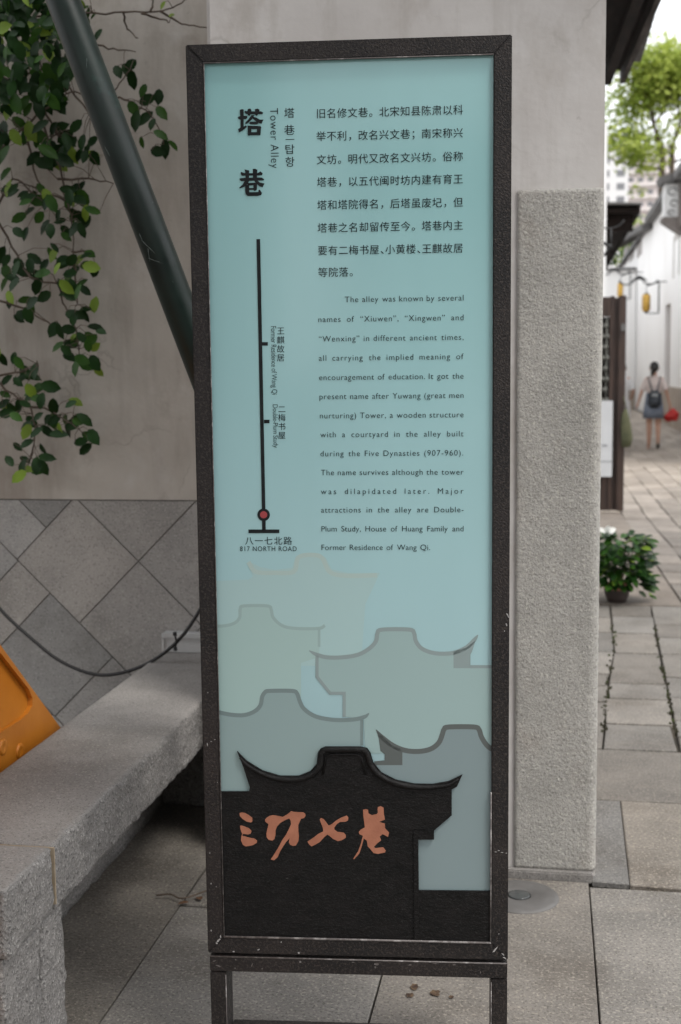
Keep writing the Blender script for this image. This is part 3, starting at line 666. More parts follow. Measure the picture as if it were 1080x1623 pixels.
def Z6(l): return [(x/2.077+320, y/2.077+1170) for x, y in l]
def cr2(l, k=5): return [(v.x, v.y) for v in smooth_line([Vector((x, y, 0)) for x, y in l], k)]
def loc(l): return [sp(x, y) for x, y in l]
EL, ER = 337, 792                                                    # past the frame's edges
def clampx(l): return [(max(i0-0.004, min(i1+0.004, s)), t) for s, t in l]
# far pale roof, top left
f1 = Z5([(40, 110), (160, 105), (175, 95), (160, 42), (200, 62), (250, 72), (310, 65), (322, 25), (345, 15), (400, 15), (425, 30), (445, 70), (500, 82), (610, 82), (560, 190), (545, 400), (40, 400)])
flat('roof_print', [clampx(loc(f1))], print_mat('pale_roof_fill', (141, 166, 166)), 0)
f1l = cr2(Z5([(160, 45), (185, 78), (250, 82), (315, 78), (328, 35), (350, 22), (395, 22), (415, 35), (440, 80), (500, 92), (600, 90)]))
flat('roof_line', [clampx(loc(q)) for q in stroke(f1l, 7)], print_mat('pale_roof_line', (146, 164, 160)), 1)
# left middle roof
m_t = [(20, 262), (70, 264), (110, 255), (130, 235), (132, 205), (145, 195), (225, 195), (238, 208), (245, 235), (275, 262), (320, 272), (400, 272), (422, 262)]
flat('roof_print', [clampx(loc(Z5([(10, 262)]+m_t[1:-1]+[(405, 275), (402, 370), (340, 390), (340, 520), (330, 640), (10, 640)])))], print_mat('left_roof_fill', (137, 160, 157)), 2)
flat('roof_line', [clampx(loc(q)) for q in stroke(cr2(Z5(m_t)), 5)+stroke(Z5([(402, 275), (402, 335)]), 4)], print_mat('left_roof_line', (129, 149, 147)), 3)
# right middle roof
r_t = [(368, 348), (395, 362), (430, 371), (480, 371), (535, 362), (575, 340), (597, 315), (602, 288), (618, 276), (710, 276), (727, 288), (733, 315), (755, 342), (800, 357), (860, 356), (905, 338), (930, 315), (946, 294)]
fillp = Z5([(395, 366), (480, 371), (535, 362), (575, 340), (597, 315), (602, 288), (618, 276), (710, 276), (727, 288), (733, 315), (755, 342), (800, 357), (860, 356), (918, 345), (918, 400), (1010, 400), (1010, 700), (560, 700), (555, 580), (490, 575), (488, 492), (440, 492), (395, 438)])
flat('roof_print', [clampx(loc(fillp))], print_mat('right_roof_fill', (129, 150, 149)), 4)
w_ = [1.5, 3.5, 5, 6.5]; rs = cr2(Z5(r_t), 4)
ws_ = [6.5]*len(rs); ws_[:5] = [1.5, 3, 4.5, 5.5, 6]; ws_[-6:] = [6.5, 6.5, 6, 5, 3.5, 1]
flat('roof_line', [clampx(loc(q)) for q in stroke(rs, ws_)+stroke(Z5([(395, 366), (395, 438), (440, 494), (488, 494), (488, 575)]), 5)+[Z5([(862, 350), (905, 338), (938, 312), (925, 352), (920, 362), (920, 408), (862, 408)])]+stroke(Z5([(918, 403), (1012, 403)]), 5)],
     print_mat('right_roof_line', (118, 131, 131)), 5)
# left lower roof
l_t = [(10, 160), (60, 170), (110, 172), (150, 158), (172, 135), (178, 105), (188, 88), (205, 82), (290, 82), (308, 92), (318, 120), (335, 150), (380, 178), (450, 190), (520, 188), (560, 178), (576, 165)]
flat('roof_print', [clampx(loc(Z7([(10, 164)]+l_t[1:-1]+[(550, 190), (548, 285), (556, 420), (556, 560), (10, 560)])))], print_mat('lower_left_fill', (120, 138, 138)), 6)
ls = cr2(Z7(l_t), 4); wl_ = [6.5]*len(ls); wl_[-6:] = [6.5, 6, 5, 4, 3, 1.5]
flat('roof_line', [clampx(loc(q)) for q in stroke(ls, wl_)+stroke(Z7([(549, 190), (549, 285)]), 5)], print_mat('lower_left_line', (100, 114, 114)), 7)
# right lower roof
q_t = [(602, 226), (625, 255), (665, 285), (710, 303), (760, 307), (805, 298), (835, 275), (848, 245), (855, 225), (872, 216), (965, 216), (985, 226), (995, 255), (1020, 290), (1060, 310)]
flat('roof_print', [clampx(loc(Z7([(690, 350), (700, 303), (760, 307), (805, 298), (835, 275), (848, 245), (855, 225), (872, 216), (965, 216), (985, 226), (995, 255), (1020, 290), (1060, 310), (1060, 1000), (560, 1000), (560, 352)])))], print_mat('lower_right_fill', (108, 122, 124)), 8)
qs_ = cr2(Z7(q_t), 4); wq = [8.0]*len(qs_); wq[:6] = [1, 3, 5, 6.5, 7.5, 8]
flat('roof_line', [clampx(loc(q)) for q in stroke(qs_, wq)+[Z7([(604, 230), (660, 283), (700, 300), (700, 358), (595, 358), (595, 344), (634, 340), (634, 318), (618, 305), (612, 260)])]], print_mat('lower_right_line', (78, 83, 82)), 9)

# --- lettering: glyphs from Blender's own fonts, turned into mesh
_tc = bpy.data.curves.new('lettering_source', 'FONT'); _to = bpy.data.objects.new('lettering_source', _tc); COL.objects.link(_to)
_cache = {}
def glyph(txt, space=1.0, off=0.0):
    key = (txt, space, off)
    if key not in _cache:
        _tc.body = txt; _tc.size = 1.0; _tc.space_character = space; _tc.offset = off; _tc.resolution_u = 4; _tc.fill_mode = 'FRONT'
        bpy.context.view_layer.update()
        me = bpy.data.meshes.new_from_object(_to.evaluated_get(bpy.context.evaluated_depsgraph_get()))
        vs = [tuple(v.co[:2]) for v in me.vertices]; fs = [tuple(p.vertices) for p in me.polygons]
        bpy.data.meshes.remove(me)
        xs = [v[0] for v in vs] or [0]; ys = [v[1] for v in vs] or [0]
        _cache[key] = (vs, fs, min(xs), max(xs), min(ys), max(ys))
    return _cache[key]
class Print:
    def __init__(s): s.v = []; s.f = []
    def add(s, gl, fx, lay=0):
        n = len(s.v); s.v += [(*fx(x, y), ) for x, y in gl[0]]; s.f += [tuple(i+n for i in f) for f in gl[1]]
    def build(s, name, mt, lay):
        y = FR-lay*0.00008
        me = bpy.data.meshes.new(name); me.from_pydata([(a[0], y-(a[2] if len(a) > 2 else 0), a[1]) for a in s.v], [], s.f)
        return link(name, me, mt, panel)
def fit(pr, gl, s0, s1, t0, t1, bold=0.0, rot=False):
    """stretch a glyph's own box to the box (s0..s1, t0..t1); rot = turned 90 degrees clockwise"""
    x0, x1, y0, y1 = gl[2:]
    if not rot: fx = lambda x, y: (s0+(x-x0)/(x1-x0)*(s1-s0), t0+(y-y0)/(y1-y0)*(t1-t0))
    else: fx = lambda x, y: (s0+(y-y0)/(y1-y0)*(s1-s0), t1-(x-x0)/(x1-x0)*(t1-t0))
    if not bold: pr.add(gl, fx); return
    for k, (a, b_) in enumerate(((0, 0), (1, 0), (-1, 0), (0, .6), (0, -.6), (.7, .45), (-.7, .45), (.7, -.45), (-.7, -.45))):
        n0 = len(pr.v); pr.add(gl, fx)
        for i in range(n0, len(pr.v)):
            u = pr.v[i]; pr.v[i] = (u[0]+a*bold, u[1]+b_*bold, k*0.00004)
EM = glyph('国')                       # full-width cell reference
def pbox(x0, y0, x1, y1):
    (a, b_), (c, d) = sp(x0, y1), sp(x1, y0); return a, c, b_, d
# the big title
def ZT9(l): return [(x/9+360, y/9+160) for x, y in l]
title = [[[(185, 130), (212, 118), (240, 122), (240, 390), (222, 415), (192, 440), (178, 448), (160, 405), (195, 380), (195, 270), (165, 258), (155, 235), (190, 215)], [(238, 212), (290, 216), (294, 240), (276, 262), (238, 262)], [(170, 395), (215, 375), (272, 352), (290, 372), (222, 425), (178, 450), (160, 408)],
  [(255, 142), (310, 150), (400, 150), (490, 150), (518, 168), (508, 190), (440, 192), (310, 192), (268, 186), (252, 160)], [(300, 118), (335, 108), (352, 135), (345, 170), (330, 215), (300, 208), (290, 150)], [(400, 120), (440, 110), (468, 130), (450, 190), (425, 215), (405, 200)],
  [(350, 205), (395, 205), (360, 262), (310, 312), (268, 335), (262, 312), (310, 262)], [(372, 225), (420, 240), (470, 268), (524, 268), (495, 326), (455, 318), (405, 285), (365, 250)], [(335, 298), (440, 296), (450, 325), (420, 336), (335, 336), (318, 322)],
  [(296, 352), (350, 362), (350, 478), (318, 496), (300, 490)], [(296, 355), (480, 360), (492, 380), (485, 404), (300, 402)], [(430, 370), (490, 372), (480, 470), (460, 492), (430, 486)], [(305, 446), (485, 446), (478, 490), (305, 490)]],
 [[(250, 978), (285, 985), (318, 992), (316, 1140), (268, 1140), (262, 1010)], [(368, 972), (402, 968), (436, 985), (425, 1130), (372, 1135), (372, 1000)], [(200, 1012), (250, 1030), (440, 1032), (480, 1005), (512, 1035), (500, 1062), (215, 1068), (198, 1045)], [(182, 1104), (250, 1098), (460, 1092), (500, 1095), (535, 1120), (520, 1136), (400, 1138), (210, 1146), (186, 1132)],
  [(262, 1130), (322, 1130), (300, 1185), (250, 1225), (182, 1250), (178, 1236), (225, 1195)], [(385, 1130), (430, 1130), (470, 1165), (538, 1178), (510, 1232), (470, 1222), (418, 1180)], [(290, 1172), (425, 1166), (432, 1200), (300, 1210)], [(378, 1180), (432, 1180), (428, 1270), (400, 1288), (380, 1275)], [(300, 1244), (420, 1242), (420, 1268), (300, 1272)],
  [(262, 1200), (318, 1200), (320, 1300), (330, 1308), (300, 1356), (272, 1335), (262, 1300)], [(300, 1304), (450, 1300), (452, 1272), (472, 1268), (502, 1315), (490, 1345), (440, 1356), (300, 1356), (285, 1340)]]]
for gi in (0, 1):
    bm = bmesh.new()
    for k, pl_ in enumerate(title[gi]):
        vs = [bm.verts.new((s_, FR-0.0009-k*0.00005, t)) for s_, t in loc(ZT9(pl_))]; f = bm.faces.new(vs); f.normal_update()
        if f.normal.y > 0: f.normal_flip()
    bm.normal_update(); bmesh.ops.triangulate(bm, faces=bm.faces[:])
    me = bpy.data.meshes.new('title_character'); bm.to_mesh(me); bm.free(); link('title_character', me, ink, panel)
# small side title
tp = Print()
for ch, bxy in (('塔', (451, 171, 467, 187.2)), ('巷', (451, 198, 467.2, 214)), ('탑', (453, 229, 467, 244.2)), ('항', (453, 248.5, 467, 264.5))):
    s0, s1, t0, t1 = pbox(*bxy); fit(tp, glyph(ch), s0, s1, t0, t1, bold=0.0)
s0, s1, t0, t1 = pbox(453, 220.4, 467, 221.8); n0 = len(tp.v); tp.v += [(s0, t0), (s1, t0), (s1, t1), (s0, t1)]; tp.f.append((n0, n0+1, n0+2, n0+3))
s0, s1, t0, t1 = pbox(426, 171.5, 441, 267); fit(tp, glyph('Tower Alley', 1.12, -0.008), s0, s1, t0, t1, rot=True)
tp.build('side_title_lettering', ink_soft, 10)
# Chinese text
zh = [('旧名修文巷。北宋知县陈肃以科', 501, 179.8, 735, 174.6), ('举不利，改名兴文巷；南宋称兴', 501, 216, 735, 211), ('文坊。明代又改名文兴坊。俗称', 501.5, 252.8, 735, 248.4),
      ('塔巷，以五代闽时坊内建有育王', 502, 288.3, 735, 284.4), ('塔和塔院得名，后塔虽废圮，但', 502.5, 324.5, 735, 321.3), ('塔巷之名却留传至今。塔巷内主', 503, 360.6, 735, 357.9),
      ('要有二梅书屋、小黄楼、王麒故居', 503.5, 397, 735, 393.7), ('等院落。', 504, 432, None, 0)]
for line, x0, y0, x1, y1 in zh:
    tp = Print()
    a = sp(x0, y0)
    if x1 is not None:
        c = sp(x1, y1); n = len(line)-(1.0 if len(line) > 14 else 0); p = (c[0]-a[0])/n
        tz = (a[1]+c[1])/2; pitch = p
    else: p = pitch; tz = a[1]
    em = 0.0215; s = a[0]
    for ch in line:
        gl = glyph(ch); cx = s+p/2
        if ch in '。，；、':
            sc = em; fx = (lambda s_: lambda x, y: (s_+x*sc+0.001, tz+(y-0.37)*sc))(s)
            if len(line) > 14 and ch == '、': adv = p*0.5
            else: adv = p
        else:
            sc = em; fx = (lambda c_: lambda x, y: (c_+(x-0.5)*sc, tz+(y-0.37)*sc))(cx); adv = p
        pr_n = len(tp.v); tp.add(gl, fx); s += adv
    tp.build('chinese_text_line', ink_soft, 10)
# English text, justified
en = [('The alley was known by several', 547, 474.2, 735, 473, 1.13), ('names of “Xiuwen”, “Xingwen” and', 505, 506, 735, 504, 1.13), ('“Wenxing” in different ancient times,', 505.7, 536.5, 735, 535.5, 1.13),
      ('all carrying the implied meaning of', 505.7, 567, 735, 566, 1.15), ('encouragement of education. It got the', 506.3, 597.7, 735, 597, 1.11), ('present name after Yuwang (great men', 506.8, 628, 735, 627.5, 1.11),
      ('nurturing) Tower, a wooden structure', 507.4, 658.5, 735, 658, 1.15), ('with a courtyard in the alley built', 508, 688.5, 735, 688.2, 1.15), ('during the Five Dynasties (907-960).', 508.2, 718.6, 734.5, 718.6, 1.15),
      ('The name survives although the tower', 509, 748.7, 735, 748.7, 1.11), ('was dilapidated later. Major', 509, 778.8, 735, 778.8, 1.42), ('attractions in the alley are Double-', 509.3, 808, 735, 808.3, 1.13),
      ('Plum Study, House of Huang Family and', 510, 838, 735, 838.5, 1.02), ('Former Residence of Wang Qi.', 510, 867.5, 682, 868, 1.13)]
for line, x0, y0, x1, y1, spc in en:
    tp = Print()
    a, c = sp(x0, y0), sp(x1, y1); tz = (a[1]+c[1])/2; fs_ = 0.0176; words = line.split(); width = c[0]-a[0]
    while True:
        gs = [glyph(w, spc, -0.006) for w in words]; tot = sum((g_[3]-g_[2])*fs_ for g_ in gs); gap = (width-tot)/max(1, len(words)-1)
        if gap > fs_*0.46 or spc < 0.88: break
        spc -= 0.01
    s = a[0]
    for g_ in gs:
        fx = (lambda s_, g2: lambda x, y: (s_+(x-g2[2])*fs_, tz+(y-0.31)*fs_))(s, g_)
        tp.add(g_, fx); s += (g_[3]-g_[2])*fs_+gap
    tp.build('english_text_line', ink_soft, 10)
# route map
mk = bmesh.new()
def mkquad(pts): 
    vs = [mk.verts.new((s, FR-10*0.00008, t)) for s, t in pts]; f = mk.faces.new(vs); f.normal_update()
    if f.normal.y > 0: f.normal_flip()
c0, c1 = sp(409.8, 379), sp(418.3, 806.5); hw = 0.0039
mkquad([(c0[0]-hw, c0[1]), (c0[0]+hw, c0[1]), (c1[0]+hw, c1[1]), (c1[0]-hw, c1[1])])
for x0, x1, y in ((415.6, 425, 545), (419, 427.5, 668)):
    a = sp(x0, y); b_ = sp(x1, y); mkquad([(a[0], a[1]-0.0037), (b_[0], b_[1]-0.0037), (b_[0], b_[1]+0.0037), (a[0], a[1]+0.0037)])
cc = sp(418.3, 815.8); N_ = 40
for k in range(N_):
    a0, a1 = 2*math.pi*k/N_, 2*math.pi*(k+1)/N_
    mkquad([(cc[0]+r_*math.cos(a_), cc[1]+r_*math.sin(a_)) for r_, a_ in ((0.0078, a0), (0.0138, a0), (0.0138, a1), (0.0078, a1))])
a, b_ = sp(418.6, 825), sp(418.8, 840); mkquad([(a[0]-hw, a[1]), (a[0]+hw, a[1]), (b_[0]+hw, b_[1]), (b_[0]-hw, b_[1])])
a, b_ = sp(394.3, 842), sp(443.2, 842); mkquad([(a[0], a[1]-0.004), (b_[0], a[1]-0.004), (b_[0], a[1]+0.004), (a[0], a[1]+0.004)])
me = bpy.data.meshes.new('route_line'); mk.to_mesh(me); mk.free(); link('route_line', me, ink, panel)
flat('route_dot', [[(cc[0]+0.0079*math.cos(2*math.pi*k/32), cc[1]+0.0079*math.sin(2*math.pi*k/32)) for k in range(32)]], red_ink, 11)
for chs, x, ys_ in (('王麒故居', 445.3, (524.4, 538.9, 553, 567)), ('二梅书屋', 447.2, (648.5, 661.8, 676, 690))):
    tp = Print()
    for ch, y in zip(chs, ys_):
        a = sp(x, y); em = 0.0172; tp.add(glyph(ch), (lambda a_: lambda x_, y_: (a_[0]+(x_-0.5)*em, a_[1]+(y_-0.37)*em))(a))
    tp.build('stop_name', ink_soft, 10)
s0, s1, t0, t1 = pbox(429, 517, 438, 625.4); tp = Print(); fit(tp, glyph('Former Residence of Wang Qi', 0.92, -0.008), s0, s1, t0, t1, rot=True); tp.build('stop_name', ink_soft, 10)
s0, s1, t0, t1 = pbox(431.5, 641, 440.5, 709.6); tp = Print(); fit(tp, glyph('Double-Plum Study', 0.92, -0.008), s0, s1, t0, t1, rot=True); tp.build('stop_name', ink_soft, 10); tp = Print()
s0, s1, t0, t1 = pbox(388, 850.5, 464, 863.5)
for k, ch in enumerate('八一七北路'):
    em = 0.0195; cx = s0+(s1-s0)*(k+0.5)/5; tz = (t0+t1)/2
    tp.add(glyph(ch), (lambda c_: lambda x_, y_: (c_+(x_-0.5)*em, tz+(y_-0.37)*em))(cx))
tp.build('road_name', ink_soft, 10); tp = Print()
s0, s1, t0, t1 = pbox(381, 865.8, 470.5, 873.4); fit(tp, glyph('817 NORTH ROAD', 1.15), s0, s1, t0, t1)
tp.build('road_name', ink_soft, 10)
bpy.data.objects.remove(_to)

# --- black cast plaque: wall and roof silhouette in relief
plq = Z6([(40, 172), (157, 172), (160, 158), (150, 128), (140, 95), (118, 40), (150, 72), (200, 103), (260, 121), (320, 121), (358, 106), (380, 82), (383, 45), (392, 32), (408, 25), (525, 25), (545, 30), (556, 45), (566, 78), (592, 110), (640, 134), (700, 147), (760, 148), (812, 139), (858, 117), (840, 156), (823, 165), (823, 250), (765, 300), (765, 328), (713, 328), (713, 497), (985, 500), (985, 690), (40, 690)])
bm = bmesh.new()
pl = [(max(i0, min(i1, s)), max(j0-0.002, t)) for s, t in loc(plq)]
prism(bm, pl, REC-0.0078, REC-0.0032); bm.normal_update()
bmesh.ops.triangulate(bm, faces=[f for f in bm.faces if len(f.verts) > 4])
plaque = obj('relief_plaque', bm, cast_black, sg)
bm = bmesh.new()
def rib(pxs, w, y0=REC-0.0105, r=0.0):
    ls_ = [Vector((s, y0, t)) for s, t in loc(pxs)]; tube(bm, ls_, w, 8)
ridge = Z6([(128, 60), (150, 84), (200, 113), (260, 131), (320, 131), (364, 116), (390, 88), (394, 52), (402, 40), (415, 34), (520, 34), (538, 40), (547, 52), (556, 82), (584, 117), (635, 143), (700, 156), (760, 157), (815, 149), (845, 130)])
rp = cr2(ridge, 4); n_ = len(rp)
tube(bm, [Vector((s, REC-0.0085, t)) for s, t in loc(rp)], [0.0025+0.0042*min(1, 6*min(i, n_-1-i)/n_) for i in range(n_)], 10)
for k in (12, 24): pass
tube(bm, [Vector((s, REC-0.008, t)) for s, t in loc(Z6([(400, 115), (410, 60), (425, 50), (510, 50), (527, 60), (540, 115)]))], 0.003, 8)
obj('ridge_rim', bm, cast_black, plaque, True)
bm = bmesh.new()
for pl_ in ([(697, 297), (765, 299), (765, 328), (713, 328), (713, 312), (697, 312)], [(697, 312), (713, 312), (717, 662), (700, 662)]):
    prism(bm, loc(Z6(pl_)), REC-0.0115, REC-0.0079, bev=0.0006)
obj('pilaster_band', bm, cast_black, plaque)
def ZA(l): return [(x/7.714+370, y/7.714+1260) for x, y in l]
def ZB_(l): return [(x/7.2+480, y/7.2+1260) for x, y in l]
brush = [ZA([(85, 205), (110, 197), (150, 205), (195, 230), (240, 265), (240, 305), (225, 320), (170, 308), (120, 275), (88, 240)]),
         ZA([(90, 360), (112, 358), (150, 372), (200, 392), (230, 425), (220, 455), (190, 465), (150, 460), (125, 458), (118, 485), (150, 490), (200, 505), (270, 518), (297, 540), (295, 565), (250, 595), (160, 612), (125, 590), (102, 540), (105, 490), (118, 458), (105, 430), (95, 395)]),
         ZA([(395, 285), (410, 265), (450, 240), (490, 230), (550, 240), (610, 252), (660, 225), (700, 195), (710, 182), (740, 190), (800, 195), (860, 195), (885, 215), (888, 240), (870, 265), (835, 275), (818, 310), (800, 350), (800, 420), (808, 490), (800, 550), (770, 600), (735, 605), (700, 590), (685, 560), (695, 510), (650, 560), (610, 620), (580, 670), (550, 740), (505, 780), (465, 770), (510, 700), (560, 620), (600, 540), (650, 470), (690, 390), (712, 340), (705, 290), (690, 270), (640, 290), (580, 325), (540, 370), (522, 420), (522, 470), (510, 520), (485, 540), (440, 530), (415, 500), (412, 450), (425, 390), (438, 340), (400, 310)]),
         ZB_([(60, 515), (130, 470), (180, 430), (240, 400), (235, 360), (215, 310), (200, 265), (212, 247), (245, 262), (275, 300), (300, 335), (340, 315), (380, 280), (440, 245), (505, 220), (525, 240), (520, 275), (490, 290), (430, 292), (395, 315), (365, 355), (365, 380), (400, 405), (470, 415), (495, 440), (497, 470), (450, 500), (405, 510), (350, 485), (310, 450), (285, 435), (250, 465), (200, 520), (150, 550), (105, 570), (80, 550)]),
         ZB_([(692, 155), (720, 147), (750, 155), (752, 195), (790, 215), (845, 205), (862, 185), (857, 150), (860, 125), (890, 113), (925, 130), (928, 200), (940, 265), (870, 292), (940, 312), (942, 365), (988, 415), (975, 462), (915, 430), (880, 458), (898, 500), (860, 530), (815, 575), (830, 592), (920, 580), (950, 620), (940, 640), (860, 655), (810, 645), (775, 600), (745, 570), (735, 505), (700, 480), (680, 560), (650, 650), (590, 717), (580, 710), (635, 625), (660, 560), (690, 450), (650, 430), (642, 405), (665, 380), (712, 355), (705, 290), (695, 220)])]
bm = bmesh.new()
for pl_ in brush:
    pts_ = [sp(x, y) for x, y in pl_]
    vs = [bm.verts.new((s, REC-0.0088, t)) for s, t in pts_]; f = bm.faces.new(vs); f.normal_update()
    if f.normal.y > 0: f.normal_flip()
ext = bmesh.ops.extrude_face_region(bm, geom=bm.faces[:])
bmesh.ops.translate(bm, verts=[v for v in ext['geom'] if isinstance(v, bmesh.types.BMVert)], vec=(0, 0.002, 0))
bm.normal_update(); bmesh.ops.triangulate(bm, faces=[f for f in bm.faces if len(f.verts) > 4])
obj('brush_lettering', bm, copper, plaque)

# ------------------------------------------------------------------ in-ground uplight
ul = thing('ground_uplight', 'round steel in-ground lamp cover set in the paving by the end wall', 'ground light', (-0.075, 3.622, 0.0))
bm = bmesh.new(); lathe(bm, [(0.0, 0.004), (0.032, 0.004), (0.034, 0.006), (0.105, 0.007), (0.118, 0.004), (0.122, -0.002)][::-1], (0, 0, 0), 40); obj('ring', bm, steel, ul)
bm = bmesh.new(); lathe(bm, [(0.036, 0.007), (0.028, 0.0095), (0.0, 0.0105)], (0, 0, 0), 24); obj('lens', bm, glass_dark, ul)

# ------------------------------------------------------------------ foliage
vine = thing('climbing_shrub', 'leafy shrub with glossy oval leaves hanging over the stained wall, upper left', 'shrub', (0, 0, 0))
br = bmesh.new(); BPTS = []
def brp(pxs, r0, r1, Y=4.45, w=0.05):
    P = [onY(x, y, Y+0.04*math.sin(i*1.9)) for i, (x, y) in enumerate(pxs)]; P = smooth_line(P, 4); n = len(P)
    P = [p+Vector((random.uniform(-1, 1), random.uniform(-1, 1), random.uniform(-1, 1)))*0.004 for p in P]
    tube(br, P, [r0+(r1-r0)*i/(n-1) for i in range(n)], 6); BPTS.extend(P); return P
brp([(-160, 1250), (-130, 900), (-80, 700), (-60, 400), (-30, 200), (-10, 0), (20, -150)], 0.022, 0.012, 4.5)
brp([(-130, 1250), (-90, 950), (-60, 620), (-30, 420), (-15, 250)], 0.016, 0.006, 4.45)
for l in ([(-20, 40), (60, 25), (130, 22), (200, 20), (250, 18), (280, 8), (310, -8)], [(255, 18), (280, 34), (300, 41), (335, 43)], [(195, 22), (203, 45), (220, 62)],
          [(240, 18), (242, 5), (238, -12)], [(225, 22), (255, 30), (270, 36)], [(150, 70), (180, 78), (216, 80)]): brp(l, 0.0045, 0.002, 4.52)
for l in ([(-20, 260), (30, 210), (60, 182), (100, 152), (125, 148), (160, 175)], [(20, 130), (80, 110), (130, 165), (150, 180), (185, 140), (205, 110)], [(160, 175), (190, 155), (215, 168), (238, 180), (262, 228)],
          [(60, 180), (95, 265), (104, 316), (115, 350), (118, 415)], [(40, 210), (60, 285), (85, 318)], [(-10, 340), (20, 285), (50, 305), (80, 330)], [(-15, 330), (20, 390), (50, 440), (90, 450), (100, 480), (118, 518), (126, 565)],
          [(-20, 470), (40, 490), (75, 510), (95, 518), (120, 520)], [(118, 415), (120, 440), (122, 485)], [(-20, 590), (20, 625), (48, 645), (56, 690), (45, 740)], [(48, 645), (80, 650), (105, 665), (125, 680)], [(-20, 600), (35, 588), (60, 578)],
          [(90, 284), (140, 284), (180, 290)], [(104, 316), (60, 300), (30, 290)], [(115, 400), (140, 398)], [(70, 175), (90, 205), (88, 212)]): brp(l, 0.005, 0.0022, 4.42)
lv = Leaves()
def leaf_at(x, y, size=None, Y=None, kind=None):
    Y = Y or random.uniform(4.24, 4.52); p = onY(x, y, Y); size = (size or random.uniform(21, 35))/F*4.35
    a = random.gauss(-90, 55) if random.random() < .75 else random.uniform(0, 360); a = R(a)
    d = Vector((math.cos(a), random.uniform(-.5, .3), math.sin(a)*0.9))
    nrm = Vector((random.uniform(-.6, .6), -1, random.uniform(-0.1, 0.9)))
    if kind is None: kind = random.choices((0, 1, 2), (0.68, 0.22, 0.10))[0]
    base = p-d.normalized()*size*0.5; lv.leaf(base, size, d, nrm, kind)
    q = min(BPTS, key=lambda v: (v-base).length)
    if (q-base).length < 0.17: tube(br, [q, q.lerp(base, .55)+Vector((0, -.006, .010)), base+d.normalized()*size*.1], [.0016, .0013, .0010], 4, cap=False)
pts_leaf = [(155, 55), (200, 110), (207, 103), (187, 113), (210, 127), (227, 143), (252, 153), (233, 158), (212, 172), (230, 187), (256, 178), (215, 192), (241, 196), (255, 213), (275, 230), (250, 240), (225, 226), (262, 236),
 (130, 225), (145, 245), (120, 200), (112, 228), (125, 246), (138, 236), (150, 250), (115, 245), (20, 300), (8, 275), (40, 320), (55, 310), (70, 360), (62, 345), (45, 335), (40, 370), (30, 345), (80, 365), (66, 300), (75, 310), (82, 322), (62, 318), (18, 305), (45, 312),
 (110, 312), (118, 298), (128, 296), (124, 310), (132, 315), (108, 320), (115, 345), (130, 345), (147, 333), (95, 350), (104, 365), (118, 362), (130, 365), (92, 342), (136, 352), (105, 375),
 (25, 425), (10, 430), (30, 418), (55, 410), (48, 420), (90, 425), (100, 412), (82, 402), (87, 392), (98, 420), (142, 402), (145, 423), (150, 430), (136, 420), (118, 428), (125, 412), (108, 440), (60, 440), (70, 420), (96, 450), (105, 455), (115, 455), (128, 450), (135, 460), (70, 470), (40, 475), (15, 480), (30, 505), (45, 500), (58, 455), (50, 480), (22, 450),
 (10, 412), (20, 440), (6, 450), (38, 432), (110, 470), (123, 462), (150, 482), (135, 490), (120, 500), (128, 500), (160, 525), (152, 518), (85, 522), (95, 525), (108, 522), (115, 535), (130, 535), (140, 548), (150, 550), (105, 555), (110, 565), (120, 582), (130, 570), (150, 575), (156, 588), (137, 578), (112, 545), (148, 538),
 (5, 570), (30, 575), (22, 567), (40, 590), (55, 587), (28, 605), (50, 620), (60, 615), (65, 635), (10, 602), (30, 642), (20, 650), (85, 645), (25, 660), (10, 655), (42, 675), (60, 660), (75, 665), (85, 668), (57, 685), (75, 683), (95, 680), (108, 680), (112, 640), (120, 665), (135, 665), (128, 700), (140, 690), (135, 712), (148, 692), (28, 708), (15, 730), (40, 728), (58, 738), (68, 712), (75, 725), (30, 755), (35, 742), (62, 745), (5, 640), (8, 625), (40, 640)]
for x, y in pts_leaf: leaf_at(x, y)
for x, y in pts_leaf:
    if random.random() < 0.4 and x < 180: leaf_at(x+random.gauss(0, 11), y+random.gauss(0, 11), random.uniform(22, 34), kind=random.choice((0, 0, 1, 2)))
for _ in range(520):      # the dense mass at the top left
    y = random.uniform(-60, 175); x = random.uniform(-70, 128-0.30*max(0, y-60)) if random.random() < .9 else random.uniform(-60, 130)
    leaf_at(x, y, random.uniform(20, 36), random.uniform(4.05, 4.54), random.choices((0, 1, 2), (0.68, 0.22, 0.10))[0])
for _ in range(55): leaf_at(random.uniform(-60, 110), random.uniform(195, 262), random.uniform(26, 40))
for _ in range(45): leaf_at(random.uniform(-90, 5), random.uniform(150, 760), random.uniform(26, 40))
for x, y in ((135, 12), (140, 20), (148, 25), (130, 5), (258, 8), (272, 24), (125, 30), (138, 32)): leaf_at(x, y, random.uniform(10, 18), 4.5, random.choice((1, 2)))
obj('branches', br, bark, vine)
lv.build('foliage', [leaf_dark, leaf_mid, leaf_light], vine)

